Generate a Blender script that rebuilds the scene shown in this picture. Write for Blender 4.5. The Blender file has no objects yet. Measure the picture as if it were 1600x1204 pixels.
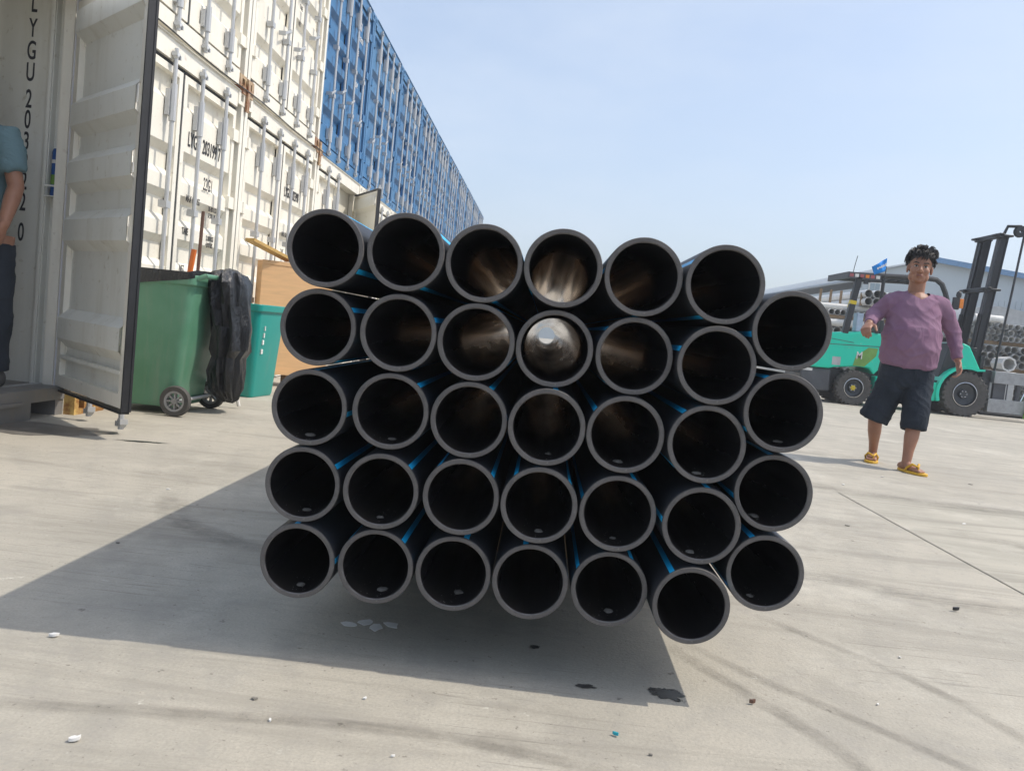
import bpy, bmesh, math, random
from mathutils import Vector, Matrix, noise
random.seed(7)
R = math.radians
sc = bpy.context.scene
col = sc.collection

# ------------------------------------------------------------------ camera
cam_d = bpy.data.cameras.new('camera'); cam = bpy.data.objects.new('camera', cam_d); col.objects.link(cam)
cam_d.sensor_fit = 'HORIZONTAL'; cam_d.sensor_width = 36; cam_d.lens = 1300 / 1600 * 36
cam_d.clip_start = .05; cam_d.clip_end = 3000
yaw, pitch, roll = math.atan(41.2 / 1300), math.atan(89.6 / 1300), R(5.8)
fw = Vector((-math.sin(yaw) * math.cos(pitch), math.cos(yaw) * math.cos(pitch), -math.sin(pitch)))
r0 = fw.cross(Vector((0, 0, 1))).normalized(); u0 = r0.cross(fw)
rx_ = math.cos(roll) * r0 + math.sin(roll) * u0; up_ = math.cos(roll) * u0 - math.sin(roll) * r0
m = Matrix((rx_, up_, -fw)).transposed().to_4x4(); m.translation = (0, 0, .82)
cam.matrix_world = m
sc.camera = cam
# ------------------------------------------------------------------ sky, sun, exposure
SUN_EL, SUN_AZ = 53.5, 90.0          # the sun stands to the right of the stack, azimuth clockwise from +Y
w = bpy.data.worlds.new('World'); sc.world = w; w.use_nodes = True
nt = w.node_tree; nt.nodes.clear()
out = nt.nodes.new('ShaderNodeOutputWorld'); bg = nt.nodes.new('ShaderNodeBackground')
sky = nt.nodes.new('ShaderNodeTexSky'); sky.sky_type = 'NISHITA'; sky.sun_disc = False
sky.sun_elevation = R(SUN_EL); sky.sun_rotation = R(SUN_AZ)
sky.air_density = 1.0; sky.dust_density = 3.2; sky.ozone_density = 2.0; sky.altitude = 10
# thin drifting cloud veil mixed over the sky
tc = nt.nodes.new('ShaderNodeTexCoord'); mp = nt.nodes.new('ShaderNodeMapping'); mp.inputs['Scale'].default_value = (2.2, 2.2, 7)
nz = nt.nodes.new('ShaderNodeTexNoise'); nz.inputs['Scale'].default_value = 1.6; nz.inputs['Detail'].default_value = 7; nz.inputs['Roughness'].default_value = .55
rp = nt.nodes.new('ShaderNodeValToRGB'); rp.color_ramp.elements[0].position = .42; rp.color_ramp.elements[1].position = .8
rp.color_ramp.elements[0].color = (.40, .40, .40, 1); rp.color_ramp.elements[1].color = (.72, .72, .72, 1)
mx = nt.nodes.new('ShaderNodeMix'); mx.data_type = 'RGBA'
mx.inputs[7].default_value = (3.45, 3.9, 4.55, 1)
nt.links.new(tc.outputs['Generated'], mp.inputs[0]); nt.links.new(mp.outputs[0], nz.inputs['Vector'])
nt.links.new(nz.outputs['Fac'], rp.inputs[0]); nt.links.new(rp.outputs[0], mx.inputs[0])
nt.links.new(sky.outputs[0], mx.inputs[6]); nt.links.new(mx.outputs[2], bg.inputs[0])
bg.inputs[1].default_value = .142
nt.links.new(bg.outputs[0], out.inputs[0])
sd = bpy.data.lights.new('sun', 'SUN'); sun = bpy.data.objects.new('sun', sd); col.objects.link(sun)
sd.energy = 2.05; sd.angle = R(.5); sd.color = (1, .93, .82)
sdir = Vector((math.sin(R(SUN_AZ)) * math.cos(R(SUN_EL)), math.cos(R(SUN_AZ)) * math.cos(R(SUN_EL)), math.sin(R(SUN_EL))))
sun.rotation_euler = sdir.to_track_quat('Z', 'Y').to_euler()
vs = sc.view_settings; vs.view_transform = 'Standard'; vs.look = 'None'; vs.gamma = 1; vs.use_curve_mapping = False
vs.exposure = .66
sc.cycles.max_bounces = 14; sc.cycles.glossy_bounces = 10; sc.cycles.diffuse_bounces = 4; sc.cycles.volume_bounces = 0
sc.cycles.use_denoising = True

# ------------------------------------------------------------------ helpers
def tag(o, label=None, cat=None, group=None, kind=None):
    if label: o['label'] = label
    if cat: o['category'] = cat
    if group: o['group'] = group
    if kind: o['kind'] = kind
    return o
def empty(name, loc=(0, 0, 0), rz=0, label=None, cat=None, group=None):
    o = bpy.data.objects.new(name, None); col.objects.link(o); o.empty_display_size = .2
    o.location = loc; o.rotation_euler = (0, 0, rz)
    return tag(o, label, cat, group)
def copy_tree(o, parent=None):
    c = o.copy(); col.objects.link(c); c.parent = parent
    for ch in list(o.children): copy_tree(ch, c)
    return c
class MB:
    def __init__(s): s.v = []; s.f = []; s.mi = []; s.cur = 0; s.sm = []
    def add(s, vs, fs, smooth=False):
        b = len(s.v); s.v += [Vector(q) for q in vs]
        for f in fs: s.f.append([b + i for i in f]); s.mi.append(s.cur); s.sm.append(smooth)
        return s
    def box(s, a, b, M=None):
        (x0, y0, z0), (x1, y1, z1) = a, b
        vs = [Vector(q) for q in ((x0,y0,z0),(x1,y0,z0),(x1,y1,z0),(x0,y1,z0),(x0,y0,z1),(x1,y0,z1),(x1,y1,z1),(x0,y1,z1))]
        if M: vs = [M @ q for q in vs]
        return s.add(vs, [(0,3,2,1),(4,5,6,7),(0,1,5,4),(1,2,6,5),(2,3,7,6),(3,0,4,7)])
    def bar(s, p0, p1, wd, ht, upv=(0, 0, 1)):
        p0, p1 = Vector(p0), Vector(p1); t = (p1 - p0).normalized(); upv = Vector(upv)
        sd_ = t.cross(upv)
        if sd_.length < 1e-4: sd_ = t.cross(Vector((1, 0, 0)))
        sd_.normalize(); u = sd_.cross(t)
        vs = []
        for p in (p0, p1):
            for a, b in ((-1,-1),(1,-1),(1,1),(-1,1)): vs.append(p + sd_ * a * wd / 2 + u * b * ht / 2)
        return s.add(vs, [(0,3,2,1),(4,5,6,7),(0,1,5,4),(1,2,6,5),(2,3,7,6),(3,0,4,7)][:2][::1] + [(0,1,5,4),(1,2,6,5),(2,3,7,6),(3,0,4,7)])
    def tube(s, pts, rad, n=10, cap=True):
        pts = [Vector(p) for p in pts]
        if not isinstance(rad, (list, tuple)): rad = [rad] * len(pts)
        vs = []; fs = []; prev = None
        for i, p in enumerate(pts):
            t = (pts[min(i + 1, len(pts) - 1)] - pts[max(i - 1, 0)]).normalized()
            if prev is None:
                a = t.cross(Vector((0, 0, 1)))
                if a.length < 1e-3: a = t.cross(Vector((0, 1, 0)))
            else: a = prev - t * prev.dot(t)
            a.normalize(); prev = a; b = t.cross(a)
            for k in range(n):
                q = 2 * math.pi * k / n; vs.append(p + (a * math.cos(q) + b * math.sin(q)) * rad[i])
        for i in range(len(pts) - 1):
            for k in range(n):
                fs.append((i*n+k, i*n+(k+1)%n, (i+1)*n+(k+1)%n, (i+1)*n+k))
        s.add(vs, fs, True)
        if cap:
            b = len(s.v) - len(vs)
            s.f.append([b + k for k in range(n)][::-1]); s.mi.append(s.cur); s.sm.append(False)
            s.f.append([b + (len(pts)-1)*n + k for k in range(n)]); s.mi.append(s.cur); s.sm.append(False)
        return s
    def prism(s, prof, y0, y1, axis='y'):
        n = len(prof); vs = []
        for yy in (y0, y1):
            for (a, b) in prof:
                vs.append((a, yy, b) if axis == 'y' else (yy, a, b) if axis == 'x' else (a, b, yy))
        return s.add(vs, [tuple(range(n))[::-1], tuple(range(n, 2*n))] + [(i, (i+1)%n, n+(i+1)%n, n+i) for i in range(n)])
    def lathe(s, prof, c=(0,0,0), axis='y', n=24, closed=True):
        # prof: (radius, offset along the axis)
        c = Vector(c); vs = []; fs = []; m_ = len(prof)
        for k in range(n):
            q = 2*math.pi*k/n; cs, sn = math.cos(q), math.sin(q)
            for (r, o) in prof:
                vs.append(c + (Vector((r*cs, o, r*sn)) if axis == 'y' else Vector((o, r*cs, r*sn)) if axis == 'x' else Vector((r*cs, r*sn, o))))
        for k in range(n):
            k2 = (k+1) % n
            for i in range(m_ if closed else m_-1):
                j = (i+1) % m_
                fs.append((k*m_+i, k2*m_+i, k2*m_+j, k*m_+j))
        return s.add(vs, fs, True)
    def ell(s, c, r, n=12, mrot=None):
        c = Vector(c); vs = []; fs = []; h = max(6, n//2)
        for i in range(h+1):
            th = math.pi*i/h
            for k in range(n):
                q = 2*math.pi*k/n
                p = Vector((r[0]*math.sin(th)*math.cos(q), r[1]*math.sin(th)*math.sin(q), r[2]*math.cos(th)))
                if mrot: p = mrot @ p
                vs.append(c + p)
        for i in range(h):
            for k in range(n):
                fs.append((i*n+k, (i+1)*n+k, (i+1)*n+(k+1)%n, i*n+(k+1)%n))
        return s.add(vs, fs, True)
    def mesh(s, name, mats):
        me = bpy.data.meshes.new(name); me.from_pydata([tuple(v) for v in s.v], [], s.f)
        for mm in (mats if isinstance(mats, (list, tuple)) else [mats]): me.materials.append(mm)
        me.polygons.foreach_set('material_index', s.mi); me.polygons.foreach_set('use_smooth', s.sm)
        bm = bmesh.new(); bm.from_mesh(me); bmesh.ops.remove_doubles(bm, verts=bm.verts, dist=1e-5)
        bmesh.ops.recalc_face_normals(bm, faces=bm.faces); bm.to_mesh(me); bm.free()
        me.set_sharp_from_angle(angle=R(42)); me.update(); return me
    def build(s, name, mats, parent=None, loc=(0,0,0), rot=(0,0,0), bevel=0):
        o = bpy.data.objects.new(name, s.mesh(name, mats)); col.objects.link(o)
        o.parent = parent; o.location = loc; o.rotation_euler = rot
        if bevel:
            b = o.modifiers.new('bevel', 'BEVEL'); b.width = bevel; b.segments = 2; b.limit_method = 'ANGLE'; b.angle_limit = R(40)
        return o
def link(name, me, parent, loc=(0,0,0), rot=(0,0,0)):
    o = bpy.data.objects.new(name, me); col.objects.link(o); o.parent = parent; o.location = loc; o.rotation_euler = rot; return o

class Mat:
    """small node-graph builder"""
    def __init__(s, name, color=(.5,.5,.5), rough=.6, metal=0, spec=.5):
        s.m = bpy.data.materials.new(name); s.m.use_nodes = True; s.nt = s.m.node_tree
        s.b = s.nt.nodes['Principled BSDF']; s.b.inputs['Roughness'].default_value = rough
        s.b.inputs['Metallic'].default_value = metal; s.b.inputs['Specular IOR Level'].default_value = spec
        rgb = s.nt.nodes.new('ShaderNodeRGB'); rgb.outputs[0].default_value = (*color, 1)
        s.c = rgb.outputs[0]; s.r = None; s._co = None
    def coord(s, scale=(1,1,1), which='Object', rot=(0,0,0), loc=(0,0,0)):
        t = s.nt.nodes.new('ShaderNodeTexCoord'); mp_ = s.nt.nodes.new('ShaderNodeMapping')
        mp_.inputs['Scale'].default_value = scale; mp_.inputs['Rotation'].default_value = rot; mp_.inputs['Location'].default_value = loc
        if which == 'World':
            g = s.nt.nodes.new('ShaderNodeNewGeometry'); s.nt.links.new(g.outputs['Position'], mp_.inputs[0])
        else: s.nt.links.new(t.outputs[which], mp_.inputs[0])
        return mp_.outputs[0]
    def noise(s, sc_=5, lo=.4, hi=.6, scale=(1,1,1), detail=5, rough=.6, which='Object', rot=(0,0,0), dist=0):
        n = s.nt.nodes.new('ShaderNodeTexNoise'); n.inputs['Scale'].default_value = sc_; n.inputs['Detail'].default_value = detail
        n.inputs['Roughness'].default_value = rough; n.inputs['Distortion'].default_value = dist
        s.nt.links.new(s.coord(scale, which, rot), n.inputs['Vector'])
        mr = s.nt.nodes.new('ShaderNodeMapRange'); mr.inputs[1].default_value = lo; mr.inputs[2].default_value = hi; mr.clamp = True
        s.nt.links.new(n.outputs['Fac'], mr.inputs[0]); return mr.outputs[0]
    def math(s, op, a, b=None):
        n = s.nt.nodes.new('ShaderNodeMath'); n.operation = op
        for i, q in enumerate((a, b)):
            if q is None: continue
            if isinstance(q, (int, float)): n.inputs[i].default_value = q
            else: s.nt.links.new(q, n.inputs[i])
        return n.outputs[0]
    def mix(s, fac, color, k=1.0):
        n = s.nt.nodes.new('ShaderNodeMix'); n.data_type = 'RGBA'
        if k != 1: fac = s.math('MULTIPLY', fac, k)
        if isinstance(fac, (int, float)): n.inputs[0].default_value = fac
        else: s.nt.links.new(fac, n.inputs[0])
        s.nt.links.new(s.c, n.inputs[6])
        if isinstance(color, tuple): n.inputs[7].default_value = (*color, 1)
        else: s.nt.links.new(color, n.inputs[7])
        s.c = n.outputs[2]; return s
    def bump(s, h, strength=.3, dist=.01):
        n = s.nt.nodes.new('ShaderNodeBump'); n.inputs['Strength'].default_value = strength; n.inputs['Distance'].default_value = dist
        s.nt.links.new(h, n.inputs['Height'])
        if s.b.inputs['Normal'].is_linked: s.nt.links.new(s.b.inputs['Normal'].links[0].from_socket, n.inputs['Normal'])
        s.nt.links.new(n.outputs[0], s.b.inputs['Normal']); return s
    def rough(s, f, a, b):
        mr = s.nt.nodes.new('ShaderNodeMapRange'); mr.inputs[3].default_value = a; mr.inputs[4].default_value = b
        s.nt.links.new(f, mr.inputs[0]); s.nt.links.new(mr.outputs[0], s.b.inputs['Roughness']); return s
    def done(s):
        s.nt.links.new(s.c, s.b.inputs['Base Color']); return s.m
def plain(name, color, rough=.6, metal=0, var=.25, scale=8, bump=0):
    q = Mat(name, color, rough, metal)
    d = tuple(c * (1 - var) for c in color)
    q.mix(q.noise(scale, .35, .7), d)
    if bump: q.bump(q.noise(scale * 6, .2, .8), bump, .004)
    return q.done()
def paint(name, color, dirt=(.30,.24,.16), k=.5, rough=.45, rust=.0, metal=0):
    q = Mat(name, color, rough, metal)
    q.mix(q.noise(1.3, .45, .75, which='World'), tuple(c*.86 for c in color), .7)
    q.mix(q.noise(3.0, .52, .8, scale=(2.2, 2.2, .22), which='World', detail=8), dirt, k * .6)
    q.mix(q.noise(22, .62, .74, which='World', detail=6), dirt, k)
    if rust: q.mix(q.noise(5, .62 - .2*(rust > .7), .70 - .16*(rust > .7), which='World', detail=9, rough=.7), (.22, .075, .02), rust)
    q.rough(q.noise(6, .3, .7, which='World'), rough * .8, min(1, rough * 1.35))
    q.bump(q.noise(9, .2, .8, which='World'), .12, .004)
    return q.done()

M = {}
# concrete yard
q = Mat('concrete', (0.493, 0.454, 0.378), .85, spec=.3)
q.mix(q.noise(.45, .38, .66, which='World', detail=7), (0.371, 0.348, 0.299), .8)
q.mix(q.noise(1.7, .48, .66, which='World', detail=10, rough=.72), (0.320, 0.301, 0.256), .7)
for ang, sc_, k_ in ((-38, .8, .8), (-56, 1.3, .6), (-20, .5, .5)):                                                    # tyre smears
    q.mix(q.noise(sc_, .54, .68, scale=(.35, 2.6, 1), rot=(0, 0, R(ang)), which='World', detail=10, rough=.7, dist=1.4), (0.256, 0.237, 0.198), k_)
q.mix(q.noise(1.3, .52, .70, scale=(1, .8, 1), which='World', detail=10, rough=.7), (0.602, 0.570, 0.488), .8)
q.mix(q.noise(3.4, .55, .70, which='World', detail=9, rough=.75), (0.358, 0.335, 0.287), .6)
br = q.noise(1.0, .585, .64, scale=(2.2, 70, 1), which='World', detail=4, rough=.7)                          # broom lines across the yard
q.mix(q.math('MULTIPLY', br, q.noise(1.0, .46, .58, which='World')), (0.192, 0.177, 0.149), .7)
q.mix(q.noise(9, .66, .70, which='World', detail=7, rough=.7), (0.742, 0.723, 0.640), .6)                       # pale scuffs
q.mix(q.noise(7, .50, .64, which='World', detail=10, rough=.78), (.33, .31, .275), .55)
q.mix(q.noise(26, .66, .71, which='World', detail=5), (0.115, 0.102, 0.085), .75)                                 # specks
q.mix(q.noise(70, .66, .72, which='World', detail=3), (0.102, 0.090, 0.073), .6)
q.mix(q.noise(150, .35, .75, which='World', detail=3), (0.320, 0.297, 0.254), .6)
q.bump(q.noise(90, .2, .8, which='World', detail=6), .35, .004)
q.bump(q.noise(1.0, .2, .8, scale=(3, 70, 1), which='World', detail=4), .12, .002)
M['concrete'] = q.done()
q = Mat('concrete_worn', (0.442, 0.412, 0.344), .85, spec=.3)
q.mix(q.noise(1.1, .4, .66, scale=(.5, 1.6, 1), which='World', detail=10, rough=.68, dist=.6), (0.301, 0.284, 0.238), .85)
q.mix(q.noise(4, .5, .68, which='World', detail=9, rough=.7), (0.512, 0.480, 0.409), .6)
q.mix(q.noise(2.2, .54, .66, scale=(.25, 2.6, 1), rot=(0, 0, R(-30)), which='World', detail=9, dist=.9), (0.243, 0.224, 0.189), .5)
q.mix(q.noise(26, .67, .72, which='World', detail=4), (0.141, 0.128, 0.110), .6)
q.bump(q.noise(70, .2, .8, which='World', detail=5), .3, .003)
M['concrete_worn'] = q.done()
q = Mat('wet', (.045, .042, .04), .22, spec=.5); q.mix(q.noise(9, .4, .65, which='World'), (.10, .095, .085)); q.rough(q.noise(14, .35, .65, which='World'), .12, .6); M['wet'] = q.done()
q = Mat('damp', (.13, .12, .105), .5, spec=.5); q.mix(q.noise(4, .4, .65, which='World', detail=8), (.22, .205, .185)); M['damp'] = q.done()
M['joint'] = plain('joint_filler', (.24, .225, .20), .9)
# pipes
q = Mat('black_polyethylene', (.024, .026, .031), .36); q.mix(q.noise(14, .5, .75, scale=(1, .15, 1), detail=7), (.035, .034, .033), .6); q.rough(q.noise(20, .3, .7, scale=(1, .1, 1)), .28, .46); M['pe'] = q.done()
q = Mat('pipe_bore', (.036, .037, .042), .2); q.mix(q.noise(60, .60, .72, detail=4), (.07, .065, .06), .4)
q.b.inputs['Specular IOR Level'].default_value = .85; q.b.inputs['Metallic'].default_value = .7; q.b.inputs['Specular Tint'].default_value = (1, .74, .48, 1)                      # amber tint and part metal put in to warm the bore's reflected glow
xyz = q.nt.nodes.new('ShaderNodeSeparateXYZ'); tc_ = q.nt.nodes.new('ShaderNodeTexCoord'); q.nt.links.new(tc_.outputs['Object'], xyz.inputs[0])
dst = q.nt.nodes.new('ShaderNodeMapRange'); dst.inputs[1].default_value = .015; dst.inputs[2].default_value = -.07; q.nt.links.new(xyz.outputs[2], dst.inputs[0])
dn = q.math('MULTIPLY', dst.outputs[0], q.math('ADD', q.noise(12, .25, .7, scale=(1, .12, 1), detail=6), .35))
q.mix(dn, (.034, .032, .031), .7); rg = q.math('ADD', q.math('MULTIPLY', q.noise(10, .3, .7, scale=(1.6, .03, 1.6), detail=4), .12), q.math('ADD', q.math('MULTIPLY', dn, .34), .02))
q.nt.links.new(rg, q.b.inputs['Roughness']); M['bore'] = q.done()
q = Mat('sawn_pipe_end', (.066, .063, .062), .6); q.mix(q.noise(9, .34, .60, detail=10, rough=.75), (.145, .135, .128), .9); q.mix(q.noise(60, .62, .70, detail=5), (.30, .28, .26), .5); q.mix(q.noise(18, .62, .72, detail=5), (.05, .048, .047), .7)
oi = q.nt.nodes.new('ShaderNodeObjectInfo'); q.mix(q.math('MULTIPLY', oi.outputs['Random'], .45), (.075, .07, .068))
q.bump(q.noise(30, .2, .8, scale=(1, 1, 14), rot=(0, R(25), 0), detail=3), .5, .002); q.bump(q.noise(240, .2, .8), .3, .002); M['cut'] = q.done()
M['bevel'] = plain('bevel_highlight', (.20, .19, .185), .3, var=.5, scale=30)  # pale tone paints a highlight along the inner rim bevel
M['stripe'] = plain('blue_stripe', (.01, .50, .95), .4, var=.1)
M['dirt'] = plain('grey_bits', (.26, .24, .21), .95, scale=40, bump=.6)
M['timber'] = plain('timber', (.30, .20, .11), .8, scale=12, bump=.4)
# containers
M['white'] = paint('white_container_paint', (.82, .785, .69), k=.45, rust=.25)
M['shade_white'] = paint('inner_white_paint', (.80, .795, .73), dirt=(.42, .37, .25), k=.6, rust=.1)
M['post_paint'] = paint('grey_lilac_paint', (.66, .66, .70), k=.2)
M['blue'] = paint('blue_container_paint', (.045, .165, .35), dirt=(.10, .14, .20), k=.45, rust=.2)
def _fade(mt):                                                             # sun-bleached patches over the blue
    nt_ = mt.node_tree; bs = nt_.nodes['Principled BSDF']; src = bs.inputs['Base Color'].links[0].from_socket
    g_ = nt_.nodes.new('ShaderNodeNewGeometry'); n_ = nt_.nodes.new('ShaderNodeTexNoise'); n_.inputs['Scale'].default_value = .55; n_.inputs['Detail'].default_value = 6
    r_ = nt_.nodes.new('ShaderNodeMapRange'); r_.inputs[1].default_value = .45; r_.inputs[2].default_value = .68; r_.inputs[4].default_value = .6
    x_ = nt_.nodes.new('ShaderNodeMix'); x_.data_type = 'RGBA'; x_.inputs[7].default_value = (.11, .24, .40, 1)
    nt_.links.new(g_.outputs['Position'], n_.inputs['Vector']); nt_.links.new(n_.outputs['Fac'], r_.inputs[0]); nt_.links.new(r_.outputs[0], x_.inputs[0]); nt_.links.new(src, x_.inputs[6]); nt_.links.new(x_.outputs[2], bs.inputs['Base Color'])
_fade(M['blue'])
M['galv'] = paint('galvanised_steel', (.50, .51, .52), dirt=(.25, .22, .19), k=.3, rough=.42, metal=.35)
M['rusty'] = paint('rusty_casting', (.50, .37, .22), dirt=(.25, .12, .05), k=.8, rust=.95)
M['yellow_steel'] = paint('ochre_casting', (.62, .42, .14), dirt=(.16, .09, .04), k=.8, rust=.8)
M['floor_steel'] = paint('worn_steel', (.19, .185, .18), k=.8, rust=.45)
M['rubber'] = plain('rubber', (.022, .023, .026), .5, var=.4)
M['ink'] = plain('black_lettering', (.03, .03, .035), .7)
M['dark'] = plain('dark_void', (.02, .02, .022), .9)
# bins, crate
q = Mat('green_plastic', (.085, .235, .145), .45); q.mix(q.noise(2.5, .42, .7, detail=7), (.14, .30, .21), .7); q.mix(q.noise(5, .5, .75, scale=(3, 3, .4), detail=7), (.20, .27, .20), .5); M['green_bin'] = q.done()
q = Mat('teal_plastic', (.005, .27, .235), .38); q.mix(q.noise(3, .45, .75, detail=7), (.02, .31, .27), .6); q.mix(q.noise(6, .55, .75, scale=(2, 2, .4), detail=7), (.12, .26, .23), .4); M['teal_bin'] = q.done()
q = Mat('black_bin_bag', (.016, .017, .019), .26); q.bump(q.noise(14, .2, .8, scale=(1, 1, .5), detail=6, dist=.8), .7, .02); q.bump(q.noise(60, .2, .8), .3, .003); M['bag'] = q.done()
q = Mat('plywood', (.72, .44, .22), .75); q.mix(q.noise(3, .4, .7, scale=(1, 1, 9), detail=6, dist=.5), (.55, .34, .18), .6); q.mix(q.noise(7, .68, .75), (.18, .10, .05), .8); M['ply'] = q.done()
M['plank'] = plain('new_plank', (.56, .36, .12), .7, scale=14)
M['orange'] = plain('orange_plastic', (.75, .17, .02), .45)
M['handle_wood'] = plain('dark_handle', (.14, .07, .045), .6)
M['greyplastic'] = plain('grey_plastic', (.30, .30, .30), .5)
M['paper'] = plain('paper_white', (.78, .77, .74), .8)
M['stickerblue'] = plain('can_blue', (.02, .10, .34), .35)
# forklift
q = Mat('forklift_green', (.0, .60, .41), .36); q.mix(q.noise(4, .5, .75, detail=8), (.03, .50, .34), .7); q.mix(q.noise(13, .66, .72, detail=6), (.45, .42, .36), .6); M['fl_green'] = q.done()
M['fl_black'] = plain('forklift_black', (.022, .025, .030), .45, var=.4)
M['fl_grey'] = plain('forklift_grey', (.075, .08, .09), .55)
M['mast_steel'] = plain('mast_steel', (.018, .021, .026), .42, metal=.2, var=.4, scale=15)
M['tyre'] = plain('tyre_rubber', (.085, .080, .074), .85, var=.35, scale=20, bump=.3)
M['rim'] = plain('rim_dark', (.03, .036, .044), .4)
M['chrome'] = plain('chrome', (.75, .75, .75), .2, metal=1, var=.1)
M['lime'] = plain('lime_paint', (.22, .52, .05), .4)
M['olive'] = plain('olive_patch', (.17, .34, .07), .6)
M['flag'] = plain('flag_blue', (.0, .25, .75), .7, var=.1)
M['red'] = plain('red_lens', (.42, .10, .11), .3)
M['amber'] = plain('amber_lens', (.85, .25, .02), .3)
M['steelplate'] = plain('grey_clamp_steel', (.36, .37, .38), .45, metal=.3, scale=10)
M['yellow'] = plain('yellow_tape', (.70, .52, .02), .5)
q = Mat('window_glass', (.25, .33, .38), .1); M['glass'] = q.done()
M['paleblue'] = plain('pale_poly', (.42, .52, .66), .6)
# yard stock, warehouse
M['pvc'] = plain('white_pvc', (.72, .71, .68), .4, var=.15)
M['pvc_grey'] = plain('grey_pvc', (.46, .47, .47), .5, var=.2)
M['pvc_in'] = plain('pvc_inside', (.42, .41, .38), .6)
q = Mat('wall_sheet', (.47, .53, .56), .55); q.mix(q.noise(.4, .4, .7, which='World'), (.42, .48, .52), .7); M['sheet'] = q.done()
M['sheet_roof'] = plain('roof_sheet', (.45, .50, .54), .5)
M['fascia'] = plain('blue_fascia', (.12, .27, .48), .5)
M['greyroof'] = plain('grey_lean_to', (.12, .15, .18), .6)
# people
q = Mat('skin', (.33, .165, .105), .5); q.mix(q.noise(14, .4, .7), (.27, .125, .08), .6); q.b.inputs['Subsurface Weight'].default_value = .08; q.b.inputs['Subsurface Radius'].default_value = (.02, .008, .004); M['skin'] = q.done()
q = Mat('purple_jersey', (.228, .135, .20), .85, spec=.2); q.mix(q.noise(9, .4, .7, detail=5), (.205, .107, .175), .7); q.bump(q.noise(6, .25, .75, scale=(1.4, 1.4, .7), detail=3, dist=.8), .3, .02); M['shirt'] = q.done()
q = Mat('dark_denim', (.018, .024, .034), .9, spec=.2); q.mix(q.noise(8, .45, .7, detail=6), (.035, .043, .056), .7); q.bump(q.noise(9, .25, .75, scale=(1.3, 1.3, .7), detail=4, dist=1), .5, .025); M['denim'] = q.done()
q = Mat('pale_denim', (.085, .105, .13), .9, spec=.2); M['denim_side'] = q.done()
q = Mat('black_hair', (.012, .011, .011), .62); q.mix(q.noise(30, .45, .7), (.035, .032, .031), .7); M['hair'] = q.done()
M['sandal'] = plain('yellow_rubber', (.72, .42, .03), .55, var=.15)
M['lip'] = plain('lips', (.24, .09, .075), .45, var=.1)
M['eye_white'] = plain('eye_white', (.55, .5, .46), .3, var=.05)
q = Mat('teal_jersey', (.13, .21, .24), .85, spec=.2); q.bump(q.noise(8, .25, .75, detail=4, dist=1), .5, .02); M['tee'] = q.done()
M['trouser'] = plain('navy_trousers', (.022, .03, .045), .85, var=.3, bump=.3)
M['shoe'] = plain('grey_shoe', (.13, .13, .13), .7)
M['blue_lit'] = plain('blue_shaving', (.02, .40, .50), .4)

# ------------------------------------------------------------------ ground
g = MB()
S = 700
g.add([(-S, -S, 0), (S, -S, 0), (S, S, 0), (-S, S, 0)], [(0, 1, 2, 3)])
tag(g.build('ground', M['concrete']), kind='structure')
def blob(cx, cy, rx, ry, rz=0, z=.004, n=40, rag=.35, seed=0):
    b = MB(); vs = []; ca, sa = math.cos(rz), math.sin(rz)
    for k in range(n):
        t = 2*math.pi*k/n
        r = 1 + rag * noise.noise(Vector((math.cos(t)*1.7 + seed*9.1, math.sin(t)*1.7, seed*3.3))) + rag*.6*noise.noise(Vector((math.cos(t)*6 + seed, math.sin(t)*6, 4)))
        x, y = rx*r*math.cos(t), ry*r*math.sin(t)
        vs.append((cx + x*ca - y*sa, cy + x*sa + y*ca, z))
    return b.add(vs, [tuple(range(n))])
slab = MB(); slab.add([(1.94, .5, .003), (9, .5, .003), (9, 5.25, .003), (1.94, 5.25, .003)], [(0, 1, 2, 3)])
tag(slab.build('slab_patch', M['concrete_worn']), kind='structure')
for nm, mt, lab, args in [
    ('wet_stain', 'wet', 'black wet stain at the near right corner of the pipe shadow', dict(cx=.375, cy=1.925, rx=.042, ry=.03, rz=-.3, seed=1, rag=.5, n=64, z=.002)),
    ('wet_stain', 'wet', 'small black wet spot left of the larger stain in the pipe shadow', dict(cx=.183, cy=1.912, rx=.022, ry=.011, rz=0, seed=2, rag=.6, z=.002)),
    ('wet_stain', 'wet', 'small dark drip under the middle of the pipe stack', dict(cx=.06, cy=2.12, rx=.012, ry=.012, rz=0, seed=5, z=.002)),
    ('damp_patch', 'damp', 'wide damp patch on the concrete under the open container sill', dict(cx=-2.75, cy=4.5, rx=.42, ry=.2, rz=.12, rag=.5, seed=3, z=.002)),
    ('wet_stain', 'wet', 'ragged wet streak beside the damp patch under the open door', dict(cx=-2.12, cy=4.42, rx=.12, ry=.016, rz=.2, rag=.7, z=.003, seed=4, n=60))]:
    tag(blob(**args).build(nm, M[mt]), lab, 'stain')

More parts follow.
